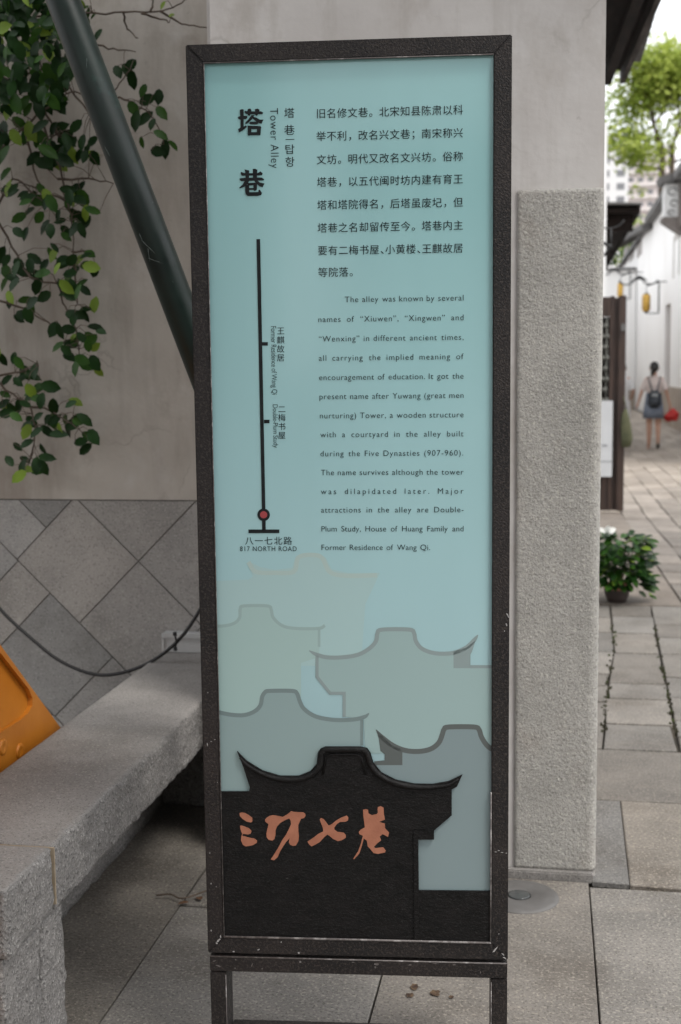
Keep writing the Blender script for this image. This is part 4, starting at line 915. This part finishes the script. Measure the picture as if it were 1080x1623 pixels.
# potted plant by the step
pp = thing('potted_plant', 'bushy green plant in a dark clay pot at the alley step, one white bloom', 'potted plant', (0.475, 8.50, 0))
bm = bmesh.new(); lathe(bm, [(0.0, 0.0), (0.06, 0.0), (0.078, 0.04), (0.088, 0.085), (0.09, 0.09), (0.0, 0.09)], (0, 0, 0), 24); obj('pot', bm, pot_dark, pp)
bm = bmesh.new(); lathe(bm, [(0.091, 0.091), (0.086, 0.115), (0.066, 0.132), (0.05, 0.12), (0.0, 0.11)], (0, 0, 0), 24); obj('soil_rim', bm, terracotta, pp)
lv = Leaves(); st_ = bmesh.new()
for _ in range(520):
    a = random.uniform(0, 2*math.pi); r = 0.20*math.sqrt(random.random()); z = random.uniform(0.15, 0.47)-r*0.12
    if z < 0.2: r = max(r, 0.15)
    p = Vector((r*math.cos(a)+0.01, r*math.sin(a), z)); d = Vector((math.cos(a)*1.0, math.sin(a)*1.0, random.uniform(-.6, .7)))
    lv.leaf(p, random.uniform(0.06, 0.10), d, (random.uniform(-.5, .5), -.3, 1), random.choices((0, 1, 2), (0.5, 0.46, 0.04))[0])
for _ in range(16):
    a = random.uniform(0, 2*math.pi); r = random.uniform(0.03, 0.18); tube(st_, [(0.02*math.cos(a), 0.02*math.sin(a), 0.1), (r*.6*math.cos(a), r*.6*math.sin(a), 0.26), (r*math.cos(a), r*math.sin(a), 0.38)], 0.004, 5)
for _ in range(26):
    a = random.uniform(-.9, .9); p = Vector((0.17+random.uniform(-.03, .05), random.uniform(-.1, .1), random.uniform(0.03, 0.17)))
    lv.leaf(p, random.uniform(0.05, 0.09), (1, random.uniform(-.8, .8), random.uniform(-.7, .3)), (0, -.5, 1), random.choice((0, 1, 1, 2)))
obj('stems', st_, bark, pp); lv.build('leaves', [leaf_dark, leaf_mid, leaf_light], pp)
fl = Leaves()
fl.leaf(Vector((-0.075, 0, 0.475)), 0.07, (1, 0, .5), (0, -1, .3)); fl.leaf(Vector((-0.08, 0, 0.475)), 0.06, (-1, 0, .7), (0, -1, .3)); fl.leaf(Vector((-0.08, 0, 0.475)), 0.07, (.1, -.3, .3), (0, -1, .3))
fl.build('bloom', [petal], pp)

# ------------------------------------------------------------------ dark door leaf on the left of the alley, with notice board and bag
dl = thing('wooden_door_leaf', 'dark brown carved wooden door leaf standing open at the alley side', 'door', (0.40, 13.82, 0))
W0, W1, HT = -0.10, 0.425, 2.36
bm = bmesh.new()
for x0, x1 in ((W0, W0+0.08), (0.255, 0.305), (0.345, W1)): box(bm, x0, x1, -0.02 if x1 < W1 else -0.06, 0.05, 0.02, HT, 0.006)
obj('stiles', bm, wood_dark, dl)
bm = bmesh.new(); box(bm, W0+0.081, 0.254, -0.005, 0.035, 0.02, 0.95); box(bm, W0+0.081, 0.254, -0.012, 0.04, 0.955, 1.05); box(bm, W0+0.081, 0.254, -0.012, 0.04, HT-0.22, HT-0.01); box(bm, 0.306, 0.344, 0.0, 0.03, 0.02, HT-0.02)
obj('panel', bm, wood_dark, dl)
bm = bmesh.new()
for k in range(9):
    z = 1.12+k*0.115
    for x in (0.0, 0.09, 0.18, 0.235):
        lathe(bm, [(0.0, -0.03), (0.022, -0.02), (0.03, 0.0), (0.022, 0.02), (0.0, 0.03)], (x-0.02+(k % 2)*0.02, 0.012, z), 10)
for x in (-0.01, 0.08, 0.17, 0.225): tube(bm, [(x, 0.012, 1.13), (x, 0.012, HT-0.23)], 0.012, 5)
obj('lattice', bm, mat('pale_carving', (0.13, 0.13, 0.115, 1), rough=0.7), dl)
bm = bmesh.new(); box(bm, W0+0.081, 0.254, 0.02, 0.03, 1.055, HT-0.225); obj('lattice_backing', bm, roof_wood, dl)
obox('lock_plate', (0.37, 0.42, -0.085, -0.062, 1.98, 2.06), steel, dl, 0.004)
nb = thing('notice_board', 'pale grey notice board with a small red picture on the dark door leaf', 'notice board', (0.49, 13.72, 0.40))
obox('board', (-0.06, 0.205, 0, 0.03, 0, 0.83), board_white, nb, 0.004)
rd = mat('notice_red', (0.45, 0.12, 0.08, 1), rough=0.6); gy = mat('notice_grey', (0.25, 0.26, 0.27, 1), rough=0.6)
for d_ in ((0.0, 0.06, -0.004, -0.001, 0.44, 0.52), (0.0, 0.06, -0.004, -0.001, 0.33, 0.345)): obox('picture', d_, rd, nb)
for d_ in ((0.0, 0.06, -0.004, -0.001, 0.355, 0.435), (0.095, 0.15, -0.004, -0.001, 0.335, 0.355), (-0.06, 0.205, -0.004, -0.001, 0.168, 0.176)): obox('caption', d_, gy, nb)
hb = thing('hanging_bag', 'olive green cloth bag hanging from the edge of the door leaf', 'bag', (0.84, 13.74, 0.72))
bm = bmesh.new()
lathe(bm, [(0.0, 0.0), (0.05, 0.01), (0.062, 0.10), (0.055, 0.25), (0.035, 0.36), (0.012, 0.42), (0.0, 0.425)], (0, 0, 0), 14)
for v in bm.verts: v.co.y *= 0.6; v.co.x += 0.012*math.sin(v.co.z*14)
obj('bag', bm, olive, hb, True)
bm = bmesh.new(); tube(bm, [(0.0, 0, 0.41), (-0.02, -0.02, 0.5), (-0.035, -0.01, 0.56)], 0.006, 6); obj('strap', bm, olive, hb)

# eave over the far shop on the left
se = thing('shop_eave', 'black tiled eave of the shop past the wooden door leaf', 'eave', (0, 0, 0))
bm = bmesh.new(); prism(bm, [(0.72, 20.1), (1.345, 20.1), (1.345, 31.4), (0.72, 31.4)], 3.99, 4.06, axes=(0, 1, 2)); obj('soffit', bm, roof_wood, se)
bm = bmesh.new(); prism(bm, [(1.35, 20), (1.39, 20), (1.39, 31.5), (1.35, 31.5)], 3.97, 4.09, axes=(0, 1, 2)); obj('fascia', bm, roof_wood, se)
bm = bmesh.new(); prism(bm, [(0.72, 4.12), (1.40, 4.095), (1.40, 4.12), (0.72, 4.16)], 20, 31.5, axes=(0, 2, 1)); obj('tile_roof', bm, roof_grey, se)
bm = bmesh.new(); prism(bm, [(0.72, 20.3), (1.30, 20.3), (1.30, 20.42), (0.72, 20.42)], 3.72, 3.975, axes=(0, 1, 2)); obj('bracket', bm, roof_wood, se)
bm = bmesh.new(); box(bm, -0.8, 0.70, 16.0, 47.5, 0, 4.6); tag(obj('shop_wall', bm, white_wall), 'white wall of the shop row on the left side of the alley', 'wall')
lb = bmesh.new()
c_ = onY(966, 340, 13.2)
arc = [c_+Vector((0.16*math.cos(a)*1.0, 0, 0.12*math.sin(a)-0.02)) for a in [R(200+i*14) for i in range(11)]]
tube(lb, arc, 0.007, 6); tube(lb, [c_+Vector((0.02, 0, -0.14)), c_+Vector((0.025, 0, -0.34))], 0.008, 6); tube(lb, [c_+Vector((0.025, 0, -0.34)), c_+Vector((-0.06, 0, -0.28))], 0.016, 6); tube(lb, [c_+Vector((0.025, 0, -0.30)), c_+Vector((-0.05, 0, -0.42))], 0.012, 6)
tag(obj('iron_bracket', lb, iron), 'curled black iron bracket rising above the shop eave', 'bracket')

# ------------------------------------------------------------------ right side of the alley
XW = 3.25
h1 = thing('courtyard_house', 'white walled house with brown stone plinth along the right of the alley', 'house', (XW, 20, 0))
bm = bmesh.new(); box(bm, 0, 6, 0, 14.7, 1.05, 6.1); box(bm, 0, 6, 16.2, 21, 1.05, 6.1); box(bm, 0, 6, 14.7, 16.2, 3.3, 6.1); obj('wall', bm, white_wall, h1)
bm = bmesh.new(); box(bm, -0.05, 6, 0, 21, 0, 1.05); obj('plinth', bm, plinth_brown, h1)
bm = bmesh.new(); box(bm, 0.12, 0.3, 14.7, 16.2, 1.05, 3.3); obj('door', bm, mat('brown_recess_timber', (0.16, 0.11, 0.085, 1), (0.22, 0.16, 0.13, 1), 3, 0.7), h1)
bm = bmesh.new(); box(bm, -0.02, -0.002, 12.6, 12.75, 3.9, 5.0); box(bm, -0.02, -0.002, 14.0, 14.15, 3.9, 5.0); box(bm, -0.02, -0.002, 12.75, 14.0, 4.85, 5.0); obj('window_frame', bm, mat('grey_stone_trim', (0.5, 0.48, 0.45, 1), rough=0.8), h1)
corbel_m = mat('brown_grey_corbel', (0.13, 0.11, 0.098, 1), (0.2, 0.175, 0.16, 1), 2, 0.8)
bm = bmesh.new(); prism(bm, [(-0.28, 6.1), (0.6, 6.1), (0.6, 6.62), (-0.10, 6.40), (-0.28, 6.28)], 0, 21, axes=(0, 2, 1)); obj('coping', bm, roof_grey, h1)
bm = bmesh.new(); box(bm, -0.46, -0.002, 11.9, 12.5, 5.25, 6.05); obj('gable_end', bm, mat('grey_stucco', (0.55, 0.55, 0.54, 1), (0.7, 0.695, 0.68, 1), 3, 0.9), h1)
bm = bmesh.new(); prism(bm, [(-0.56, 6.06), (0.0, 6.06), (0.0, 6.5), (-0.25, 6.3), (-0.62, 6.2)], 11.75, 12.65, axes=(0, 2, 1)); obj('end_coping', bm, roof_grey, h1)
bm = bmesh.new(); prism(bm, [(-0.52, 5.24), (0.0, 5.24), (0.0, 4.82), (-0.12, 4.9), (-0.50, 5.16)], 11.85, 12.55, axes=(0, 2, 1)); box(bm, -0.13, -0.003, 11.7, 11.88, 5.0, 6.05); obj('corbel', bm, corbel_m, h1)
bm = bmesh.new()
for xx, zz, r in ((-0.27, 5.86, 0.11), (-0.23, 5.58, 0.09), (-0.3, 5.36, 0.07)):
    tube(bm, [Vector((xx+r*math.cos(a), 11.89, zz+r*0.8*math.sin(a))) for a in [R(30*i) for i in range(11)]], 0.014, 6)
obj('carved_scroll', bm, roof_grey, h1)

h2 = thing('gable_house', 'white house further up the alley with grey tiled roof over three small dark windows', 'house', (XW, 41.1, 0))
bm = bmesh.new(); box(bm, 0.02, 6, 0, 19, 0, 6.2); obj('wall', bm, white_wall, h2)
bm = bmesh.new(); prism(bm, [(0.0, 5.95), (19.5, 7.15), (19.5, 7.35), (0.0, 6.12)], -0.35, 0.1, axes=(1, 2, 0)); prism(bm, [(-0.1, 6.1), (4, 8.9), (4, 9.05), (-0.1, 6.25)], -0.2, 19.5, axes=(0, 2, 1)); obj('roof', bm, roof_grey, h2)
for k, px in enumerate((991.5, 1001, 1013)):
    a = onX(px-3.0, 395, XW); b_ = onX(px+3.6, 395, XW); z1 = onX(px, 392-4*k, XW).z; z0 = onX(px, 418-6*k, XW).z
    bm = bmesh.new(); y0, y1 = sorted((a.y-41.1, b_.y-41.1)); box(bm, 0.0, 0.018, y0, y1, z0, z1); obj('window', bm, mat('brown_window_%d' % k, (0.17, 0.14, 0.125, 1), rough=0.5), h2)
fw_ = thing('far_wall', 'white wall closing the view at the bend of the alley', 'wall', (0, 0, 0))
bm = bmesh.new(); box(bm, -3.0, 3.24, 48.2, 48.6, 0.9, 5.2); obj('wall', bm, white_wall, fw_)
bm = bmesh.new(); box(bm, -3.0, 3.24, 48.15, 48.6, 0, 0.9); obj('plinth', bm, plinth_brown, fw_)
bm = bmesh.new(); prism(bm, [(48.05, 5.2), (48.75, 5.2), (48.4, 5.32)], -3.0, 3.24, axes=(1, 2, 0)); obj('coping', bm, roof_grey, fw_)

# lanterns on scrolled brackets
def lantern(px, py, wpx, hpx, Y, label, pole_px):
    c = onY(px, py, Y); k = Y/F; w, h = wpx*k/2, hpx*k/2
    t = thing('hanging_lantern', label, 'lantern', c, 0, 'lanterns along the right wall')
    bm = bmesh.new(); lathe(bm, [(0.0, -h), (w*.8, -h), (w, -h*.93), (w, h*.93), (w*.8, h), (0.0, h)], (0, 0, 0), 12); obj('shade', bm, lantern_y, t)
    bm = bmesh.new()
    for s_ in (-1, 1): lathe(bm, [(0.0, s_*h*1.0), (w*.8, s_*h*1.0), (w*.6, s_*h*1.12), (0.0, s_*h*1.25)][::s_], (0, 0, 0), 12)
    for q in range(6):
        a = q*math.pi/3; tube(bm, [(w*1.03*math.cos(a), w*1.03*math.sin(a), -h*.85), (w*1.03*math.cos(a), w*1.03*math.sin(a), h*.85)], w*.07, 5)
    obj('cage', bm, iron, t)
    bm = bmesh.new(); px_ = (pole_px-px)*k
    tube(bm, [(px_, 0, -h*1.3), (px_, 0, h*2.6)], 0.022, 6); tube(bm, [(px_, 0, h*2.5), (0, 0, h*2.0)], 0.018, 6); tube(bm, [(0, 0, h*2.0), (0, 0, h*1.2)], 0.010, 5); tube(bm, [(px_, 0, -h*1.28), (0, 0, -h*1.28)], 0.014, 6)
    for sc, x0 in ((1, 0.1), (-1, -0.55)):
        arc = [Vector((x0+0.20*math.cos(a)*sc, 0, h*2.75+0.12*math.sin(a))) for a in [R(190+i*17) for i in range(11)]]; tube(bm, arc, 0.022, 6)
    arc = [Vector((-0.2+0.22*(i/6-.5)*2, 0, h*2.65+0.10*(1-abs(i/6-.5)*2))) for i in range(7)]; tube(bm, arc, [0.01, .03, .05, .06, .05, .03, .01], 6)
    tube(bm, [(px_, 0, h*2.5), (px_+0.02, 0, h*2.5), (XW-c.x, 0.0, h*2.5)], 0.016, 6)
    obj('bracket', bm, iron, t); return t
lantern(1024.5, 480, 11.5, 25, 36.0, 'nearer amber lantern on a black bracket, just above the woman with the backpack', 1043)
lantern(983.5, 460, 8, 21, 45.0, 'smaller amber lantern above the dark wooden door leaf', 998)

# tall buildings beyond
def block(name, label, x0, x1, Y, ztop, mt, floors, cols, pinkish=False):
    t = thing(name, label, 'building', ((x0+x1)/2, Y, 0)); w = (x1-x0)/2
    bm = bmesh.new(); box(bm, -w, w, 0, 14, 0, ztop); obj('facade', bm, mt, t)
    bm = bmesh.new(); box(bm, -w-.3, w+.3, -0.4, 14.4, ztop, ztop+0.9); obj('parapet', bm, facade_white, t)
    dx = 2*w/cols
    for f_ in range(floors):
        z = ztop-1.0-f_*3.0
        if z < 20: break
        for c in range(cols):
            x = -w+dx*(c+0.5); bm = bmesh.new(); box(bm, x-dx*.26, x+dx*.26, -0.06, 0.02, z-1.5, z); obj('window', bm, window_grey, t)
        if pinkish:
            bm = bmesh.new(); box(bm, -w, w, -1.2, -0.07, z-2.2, z-1.25); obj('balcony', bm, facade_pink, t)
    return t
block('tower_block', 'overexposed white tower block far beyond the alley', 4.0, 18.0, 300, 54.0, facade_white, 8, 4)
block('apartment_building', 'pale pink apartment building with balconies behind the tree', 18.6, 30.5, 320, 55.0, facade_pink, 9, 5, True)
bm = bmesh.new(); 
hl = Leaves()
bk = thing('distant_bush', 'dull green bush behind the gable house roof', 'bush', (6.2, 75, 0))
for _ in range(900):
    a = random.uniform(0, 2*math.pi); r = 3.0*math.sqrt(random.random()); z = 7.5+random.random()*3.2*(1-(r/3.2)**2)
    hl.leaf(Vector((r*math.cos(a), r*math.sin(a)*.6, z)), random.uniform(.25, .45), (random.gauss(0, 1), random.gauss(0, 1), random.gauss(0, .6)), (random.gauss(0, .6), -.6, 1), random.choice((0, 1)))
hl.build('crown', [tree_leaf2, leaf_mid], bk)
bm = bmesh.new(); tube(bm, [(0, 0, 0), (0.1, 0, 4), (0, 0, 8.5)], [0.2, 0.15, 0.08], 8); obj('trunk', bm, bark, bk)

# the street tree
tr = thing('street_tree', 'tall bright green tree with two trunks rising behind the alley houses', 'tree', (5.9, 66, 0))
bm = bmesh.new(); clumps = []
def limb(p, d, L_, r, depth):
    pts_ = [Vector(p)]; dd = Vector(d).normalized(); n = 5
    for i in range(n):
        dd = (dd+Vector((random.gauss(0, .13), random.gauss(0, .13), random.gauss(0.03, .10)))).normalized(); pts_.append(pts_[-1]+dd*L_/n)
    tube(bm, pts_, [r*(1-0.55*i/n) for i in range(n+1)], 7 if depth < 2 else 5)
    if depth >= 2: clumps.append((pts_[-1], 0.9)); clumps.append((pts_[-3], 0.7))
    if depth < 3:
        for _ in range(3 if depth else 4):
            k = random.randint(2, n); a = random.uniform(0, 2*math.pi)
            limb(pts_[k], dd*0.8+Vector((math.cos(a), math.sin(a), random.uniform(-.1, .6)))*0.9, L_*random.uniform(.5, .72), r*0.5, depth+1)
tube(bm, [(-0.3, 0, 0), (-0.35, 0, 7), (-0.25, 0, 12.6)], [0.24, 0.19, 0.15], 10); tube(bm, [(0.2, 0.2, 0), (0.25, 0.1, 7), (0.2, 0, 12.8)], [0.2, 0.16, 0.12], 10)
limb((-0.25, 0, 12.5), (-0.4, 0, 1), 3.4, 0.11, 0); limb((0.2, 0, 12.7), (0.45, 0, 1), 3.5, 0.09, 0)
limb((-0.28, 0, 11.5), (-1, -.1, 0.35), 2.8, 0.06, 1); limb((0.2, 0, 11.8), (1, .2, .4), 2.8, 0.06, 1)
obj('trunk', bm, bark, tr)
for x, y, r_ in ((1050, 90, 1.0), (1000, 110, .8), (1075, 110, 1.1), (1030, 130, 1.0), (985, 160, .7), (1010, 175, .6), (970, 200, .8), (975, 235, .7), (1060, 160, 1.0), (1040, 200, .9), (1020, 235, .7), (1050, 235, .6), (1030, 265, .5), (1090, 180, 1.0), (1110, 120, 1.2), (1120, 200, 1.), (990, 245, .45), (1010, 300, .4), (1005, 250, .4), (1075, 75, .9), (985, 130, .7), (1015, 85, .7), (1040, 110, 1.0), (1065, 130, 1.0), (1025, 160, .8), (975, 185, .7), (995, 210, .6), (1035, 230, .8), (1050, 215, .8), (1075, 225, .7), (1015, 265, .5), (1045, 255, .5), (968, 165, .6), (1065, 185, .9), (1000, 140, .7)):
    p = onY(x, y, 66+random.uniform(-1.5, 1.5)); clumps.append((p-Vector((5.9, 66, 0)), r_))
def py_of(p):
    v = p-EYEP; return CY-F*v.dot(up)/v.dot(fw)
lv = Leaves()
clumps = [(c, r_) for c, r_ in clumps if py_of(c+Vector((5.9, 66, 0))) > 82]
for c, r_ in clumps:
    kind = 0 if random.random() < .65 else 1
    for _ in range(int(72*r_)):
        p = c+Vector((random.gauss(0, .42), random.gauss(0, .5), random.gauss(0, .34)))*r_*1.5
        lv.leaf(p, random.uniform(.18, .34), (random.gauss(0, 1), random.gauss(0, 1), random.gauss(-.2, .6)), (random.gauss(0, .7), random.gauss(-.4, .6), 1), kind)
lv.build('crown', [tree_leaf, tree_leaf2], tr)

# ------------------------------------------------------------------ people
def skinned(name, J, E, mt, parent, root=0, sub=2):
    """J: list of (pos, radius); E: edges"""
    me = bpy.data.meshes.new(name+'_skeleton'); me.from_pydata([j[0] for j in J], E, [])
    o = bpy.data.objects.new(name+'_skeleton', me); COL.objects.link(o)
    md = o.modifiers.new('Skin', 'SKIN'); md.use_smooth_shade = True
    if not me.skin_vertices: me.skin_vertices.new()
    for i, j in enumerate(J):
        r = j[1]; me.skin_vertices[0].data[i].radius = r if isinstance(r, tuple) else (r, r)
    me.skin_vertices[0].data[root].use_root = True
    sb = o.modifiers.new('Sub', 'SUBSURF'); sb.levels = sb.render_levels = sub
    bpy.context.view_layer.update()
    nm = bpy.data.meshes.new_from_object(o.evaluated_get(bpy.context.evaluated_depsgraph_get()))
    bpy.data.objects.remove(o); bpy.data.meshes.remove(me)
    nm.materials.clear(); nm.name = name
    return link(name, nm, mt, parent, True)
def figure(t, hands, elbows, knees, ankles, toes):
    """adult figure facing +Y; z in metres; hands/elbows/... = [left, right]"""
    J = [((0, 0, 0.88), (0.115, 0.085)), ((0, 0.0, 1.02), (0.105, 0.075)), ((0, 0.005, 1.20), (0.125, 0.085)), ((0, 0.0, 1.34), (0.10, 0.07)), ((0, 0.0, 1.42), 0.05), ((0, 0.01, 1.50), (0.055, 0.06)), ((0, 0.015, 1.565), (0.075, 0.088)), ((0, 0.012, 1.63), (0.055, 0.062))]
    E = [(0, 1), (1, 2), (2, 3), (3, 4), (4, 5), (5, 6), (6, 7)]
    def add(p, r, to): J.append((p, r)); E.append((to, len(J)-1)); return len(J)-1
    for k, s_ in enumerate((-1, 1)):
        a = add((s_*0.165, 0, 1.345), 0.045, 3); b_ = add(elbows[k], 0.035, a); h = Vector(hands[k]); w = add(tuple(h), 0.024, b_)
        dr = (h-Vector(elbows[k])).normalized(); pm_ = add(tuple(h+dr*0.06), (0.036, 0.018), w)
        for f_, (ox, ln) in enumerate(((-.026, .055), (-.009, .065), (.008, .06), (.024, .045))):
            f1_ = add(tuple(h+dr*0.095+Vector((0, ox, 0))), 0.0085, pm_); add(tuple(h+dr*(0.095+ln)+Vector((-s_*0.012, ox+0.006, 0))), 0.007, f1_)
        th = add(tuple(h+dr*0.035+Vector((-s_*0.012, 0.034, 0))), 0.010, w); add(tuple(h+dr*0.075+Vector((-s_*0.016, 0.046, 0))), 0.008, th)
        hp = add((s_*0.085, 0, 0.84), 0.085, 0); kn = add(knees[k], 0.055, hp); Vk, Va = Vector(knees[k]), Vector(ankles[k])
        cf = add(tuple(Vk.lerp(Va, 0.32)-Vector((0, 0.012, 0))), 0.05, kn); an = add(ankles[k], 0.033, cf); add(toes[k], (0.035, 0.025), an)
    body = skinned('body', J, E, skin_m, t)
    return body
def loft(bm, rings, seg=20, cap=True):
    rr = []
    for (cx, cy, z, rx_, ry_) in rings: rr.append([bm.verts.new((cx+rx_*math.cos(2*math.pi*k/seg), cy+ry_*math.sin(2*math.pi*k/seg), z)) for k in range(seg)])
    for i in range(len(rr)-1):
        for k in range(seg):
            f = bm.faces.new((rr[i][k], rr[i][(k+1) % seg], rr[i+1][(k+1) % seg], rr[i+1][k])); f.smooth = True
def head_extra(t, ponytail):
    bm = bmesh.new()
    bmesh.ops.create_uvsphere(bm, u_segments=20, v_segments=12, radius=1.0)
    for v in bm.verts:
        v.co = Vector((v.co.x*0.088, v.co.y*0.103-0.008, v.co.z*0.108+1.585))
        if v.co.y > 0.05: v.co.y = 0.05+(v.co.y-0.05)*0.3; v.co.z = max(v.co.z, 1.60)
    if ponytail: tube(bm, smooth_line([(-0.005, -0.10, 1.60), (-0.02, -0.145, 1.56), (-0.045, -0.13, 1.47), (-0.06, -0.105, 1.39)], 4), [0.03, 0.035, 0.038, 0.04, 0.042, 0.043, 0.042, 0.04, 0.036, 0.03, 0.022, 0.014, 0.006], 10)
    h = obj('hair', bm, hair_m, t, True)
    bm = bmesh.new()
    for s_ in (-1, 1):
        bmesh.ops.create_uvsphere(bm, u_segments=8, v_segments=6, radius=1.0, matrix=Matrix.Translation((s_*0.082, 0.0, 1.555)) @ Matrix.Diagonal((0.012, 0.02, 0.03, 1)))
    bmesh.ops.create_uvsphere(bm, u_segments=8, v_segments=6, radius=1.0, matrix=Matrix.Translation((0, 0.108, 1.545)) @ Matrix.Diagonal((0.014, 0.02, 0.022, 1)))
    obj('face', bm, skin_m, t, True)
def shirt(t, mt, elbows, z0=0.98):
    bm = bmesh.new()
    loft(bm, [(0, 0, z0, 0.135, 0.105), (0, 0, 1.1, 0.138, 0.108), (0, 0, 1.22, 0.152, 0.112), (0, 0, 1.32, 0.165, 0.098), (0, 0, 1.375, 0.13, 0.078), (0, 0, 1.42, 0.068, 0.062)])
    for k, s_ in enumerate((-1, 1)):
        a, b_ = Vector((s_*0.13, 0, 1.35)), Vector(elbows[k]); tube(bm, [a, a.lerp(b_, .35), a.lerp(b_, 0.82)], [0.062, 0.066, 0.068], 12, cap=False)
    obj('shirt', bm, mt, t, True)
el = [(-0.235, -0.02, 1.09), (0.235, -0.03, 1.10)]; hd = [(-0.285, 0.03, 0.90), (0.295, -0.01, 0.88)]
kn = [(-0.075, 0.03, 0.46), (0.085, -0.02, 0.47)]; an = [(-0.075, 0.05, 0.075), (0.085, -0.13, 0.15)]; to = [(-0.078, 0.18, 0.03), (0.088, -0.03, 0.045)]
wm = thing('person', 'woman with ponytail, pale pink shirt and denim skirt, walking away up the alley', 'person', (2.01, 24.5, 0))
figure(wm, hd, el, kn, an, to); head_extra(wm, True); shirt(wm, shirt_m, el)
bm = bmesh.new(); loft(bm, [(0, 0, 1.08, 0.145, 0.112), (0, 0, 0.97, 0.16, 0.122), (0, 0, 0.8, 0.185, 0.14), (0, 0, 0.60, 0.205, 0.155), (0, 0, 0.605, 0.198, 0.148)])
for v in bm.verts:
    if v.co.z < 0.9: a = math.atan2(v.co.y, v.co.x); v.co.x *= 1+0.03*math.sin(7*a); v.co.y *= 1+0.03*math.sin(7*a)
obj('skirt', bm, denim, wm, True)
for k, (a_, t_2) in enumerate(zip(an, to)):
    a, b_ = Vector(a_), Vector(t_2); bm = bmesh.new(); tube(bm, [a+Vector((0, -0.05, -0.045)), a.lerp(b_, .5)+Vector((0, 0, -0.035)), b_+Vector((0, 0.03, -0.008))], [0.026, 0.036, 0.03], 8); obj('shoe', bm, mat('dark_sandal_%d' % k, (0.05, 0.04, 0.03, 1) if k else (0.5, 0.33, 0.27, 1), rough=0.6), wm, True)
bp = thing('backpack', 'small dark navy backpack worn by the woman walking away', 'backpack', (2.01, 24.5, 0))
bm = bmesh.new(); box(bm, -0.125, 0.125, -0.245, -0.125, 0.80, 1.14, 0.045); obj('pack', bm, pack_m, bp, True)
bm = bmesh.new(); box(bm, -0.095, 0.095, -0.285, -0.248, 0.83, 0.99, 0.015); obj('front_pocket', bm, pack_m, bp, True)
bm = bmesh.new(); box(bm, -0.06, 0.06, -0.257, -0.247, 1.02, 1.08, 0.004); obj('badge', bm, mat('silver_badge', (0.28, 0.3, 0.31, 1), rough=0.5), bp)
for s_ in (-1, 1):
    bm = bmesh.new(); tube(bm, smooth_line([(s_*0.045, -0.15, 1.13), (s_*0.085, -0.10, 1.27), (s_*0.115, -0.02, 1.395), (s_*0.115, 0.09, 1.34), (s_*0.105, 0.13, 1.2), (s_*0.12, 0.09, 0.98), (s_*0.12, -0.12, 0.9)], 4), 0.013, 6); obj('strap', bm, pack_m, bp, True)
rb = thing('red_bag', 'crumpled bright red bag held in the walking woman\'s right hand', 'bag', (2.01+0.385, 24.5, 0.62))
bm = bmesh.new(); bmesh.ops.create_icosphere(bm, subdivisions=3, radius=1.0)
for v in bm.verts:
    n_ = noise.fractal(v.co*1.6, 1, 2, 3)*0.25; v.co = Vector((v.co.x*0.14*(1+2*n_), v.co.y*0.07*(1+2*n_), v.co.z*0.10*(1+2*n_)+0.05))
    v.co = Matrix.Rotation(R(-35), 3, 'Y') @ v.co
obj('bag', bm, red_cloth, rb, True)
bm = bmesh.new(); tube(bm, [(-0.05, 0, 0.08), (-0.08, 0, 0.15), (-0.085, -0.01, 0.185)], 0.01, 6); obj('handle', bm, red_cloth, rb)
el2 = [(-0.225, -0.02, 1.09), (0.23, -0.01, 1.10)]; hd2 = [(-0.25, 0.05, 0.86), (0.21, 0.16, 1.0)]
kn2 = [(-0.08, 0.0, 0.46), (0.08, 0.05, 0.46)]; an2 = [(-0.08, -0.05, 0.08), (0.08, 0.05, 0.075)]; to2 = [(-0.082, 0.07, 0.03), (0.085, 0.18, 0.03)]
pn_ = thing('person', 'person in a white shirt mostly hidden behind the dark wooden door leaf', 'person', (1.44, 25.2, 0))
figure(pn_, hd2, el2, kn2, an2, to2); head_extra(pn_, False); shirt(pn_, white_cloth, el2, 0.9)
for s_ in (-1, 1):
    bm = bmesh.new(); loft(bm, [(s_*0.07, 0, 0.93, 0.095, 0.115), (s_*0.08, 0, 0.8, 0.1, 0.11), (s_*0.085, 0.02, 0.55, 0.085, 0.09)]); obj('shorts', bm, white_cloth if s_ < 0 else white_cloth, pn_, True)

# ------------------------------------------------------------------ rust marks on the slab under the sign
rb_ = bmesh.new()
for px, py, w in ((657, 1564, 9), (690, 1574, 10), (650, 1577, 7), (716, 1580, 5)):
    c = onZ(px, py, 0.0032); n = 12; k = 2.9/F
    rb_.faces.new([rb_.verts.new((c.x+w*k*random.uniform(.6, 1.1)*math.cos(2*math.pi*i/n), c.y+w*1.3*k*random.uniform(.6, 1.1)*math.sin(2*math.pi*i/n), 0.0036)) for i in range(n)])
struct(obj('rust_marks', rb_, mat('rust_stain', (0.035, 0.018, 0.010, 1), (0.12, 0.075, 0.04, 1), 60, 0.9, ramp=(0.4, 0.6))))
tw = bmesh.new(); a_, b_, c_ = onZ(248, 1419, .01), onZ(290, 1424, .012), onZ(330, 1411, .02); tube(tw, smooth_line([a_, (a_+b_)/2+Vector((0, .01, .004)), b_, c_], 4), 0.0028, 5)
tag(obj('fallen_twig', tw, bark), 'thin dry twig lying across the paving joint beside the sign', 'twig')
# ------------------------------------------------------------------ litter under the bench
def litter(px, py, label):
    c = onZ(px, py, 0.006); lv = Leaves(); lv.leaf(Vector((0, 0, 0.004)), 0.036, (random.uniform(-1, 1), random.uniform(-1, 1), 0), (0, 0, 1), 0)
    o = lv.build('dry_leaf', [leaf_litter], None); o.location = c; tag(o, label, 'leaf'); return o
litter(300, 1432, 'dry brown leaf in the paving joint beside the sign, left of its frame')
litter(318, 1428, 'curled dry leaf against the left edge of the sign frame')
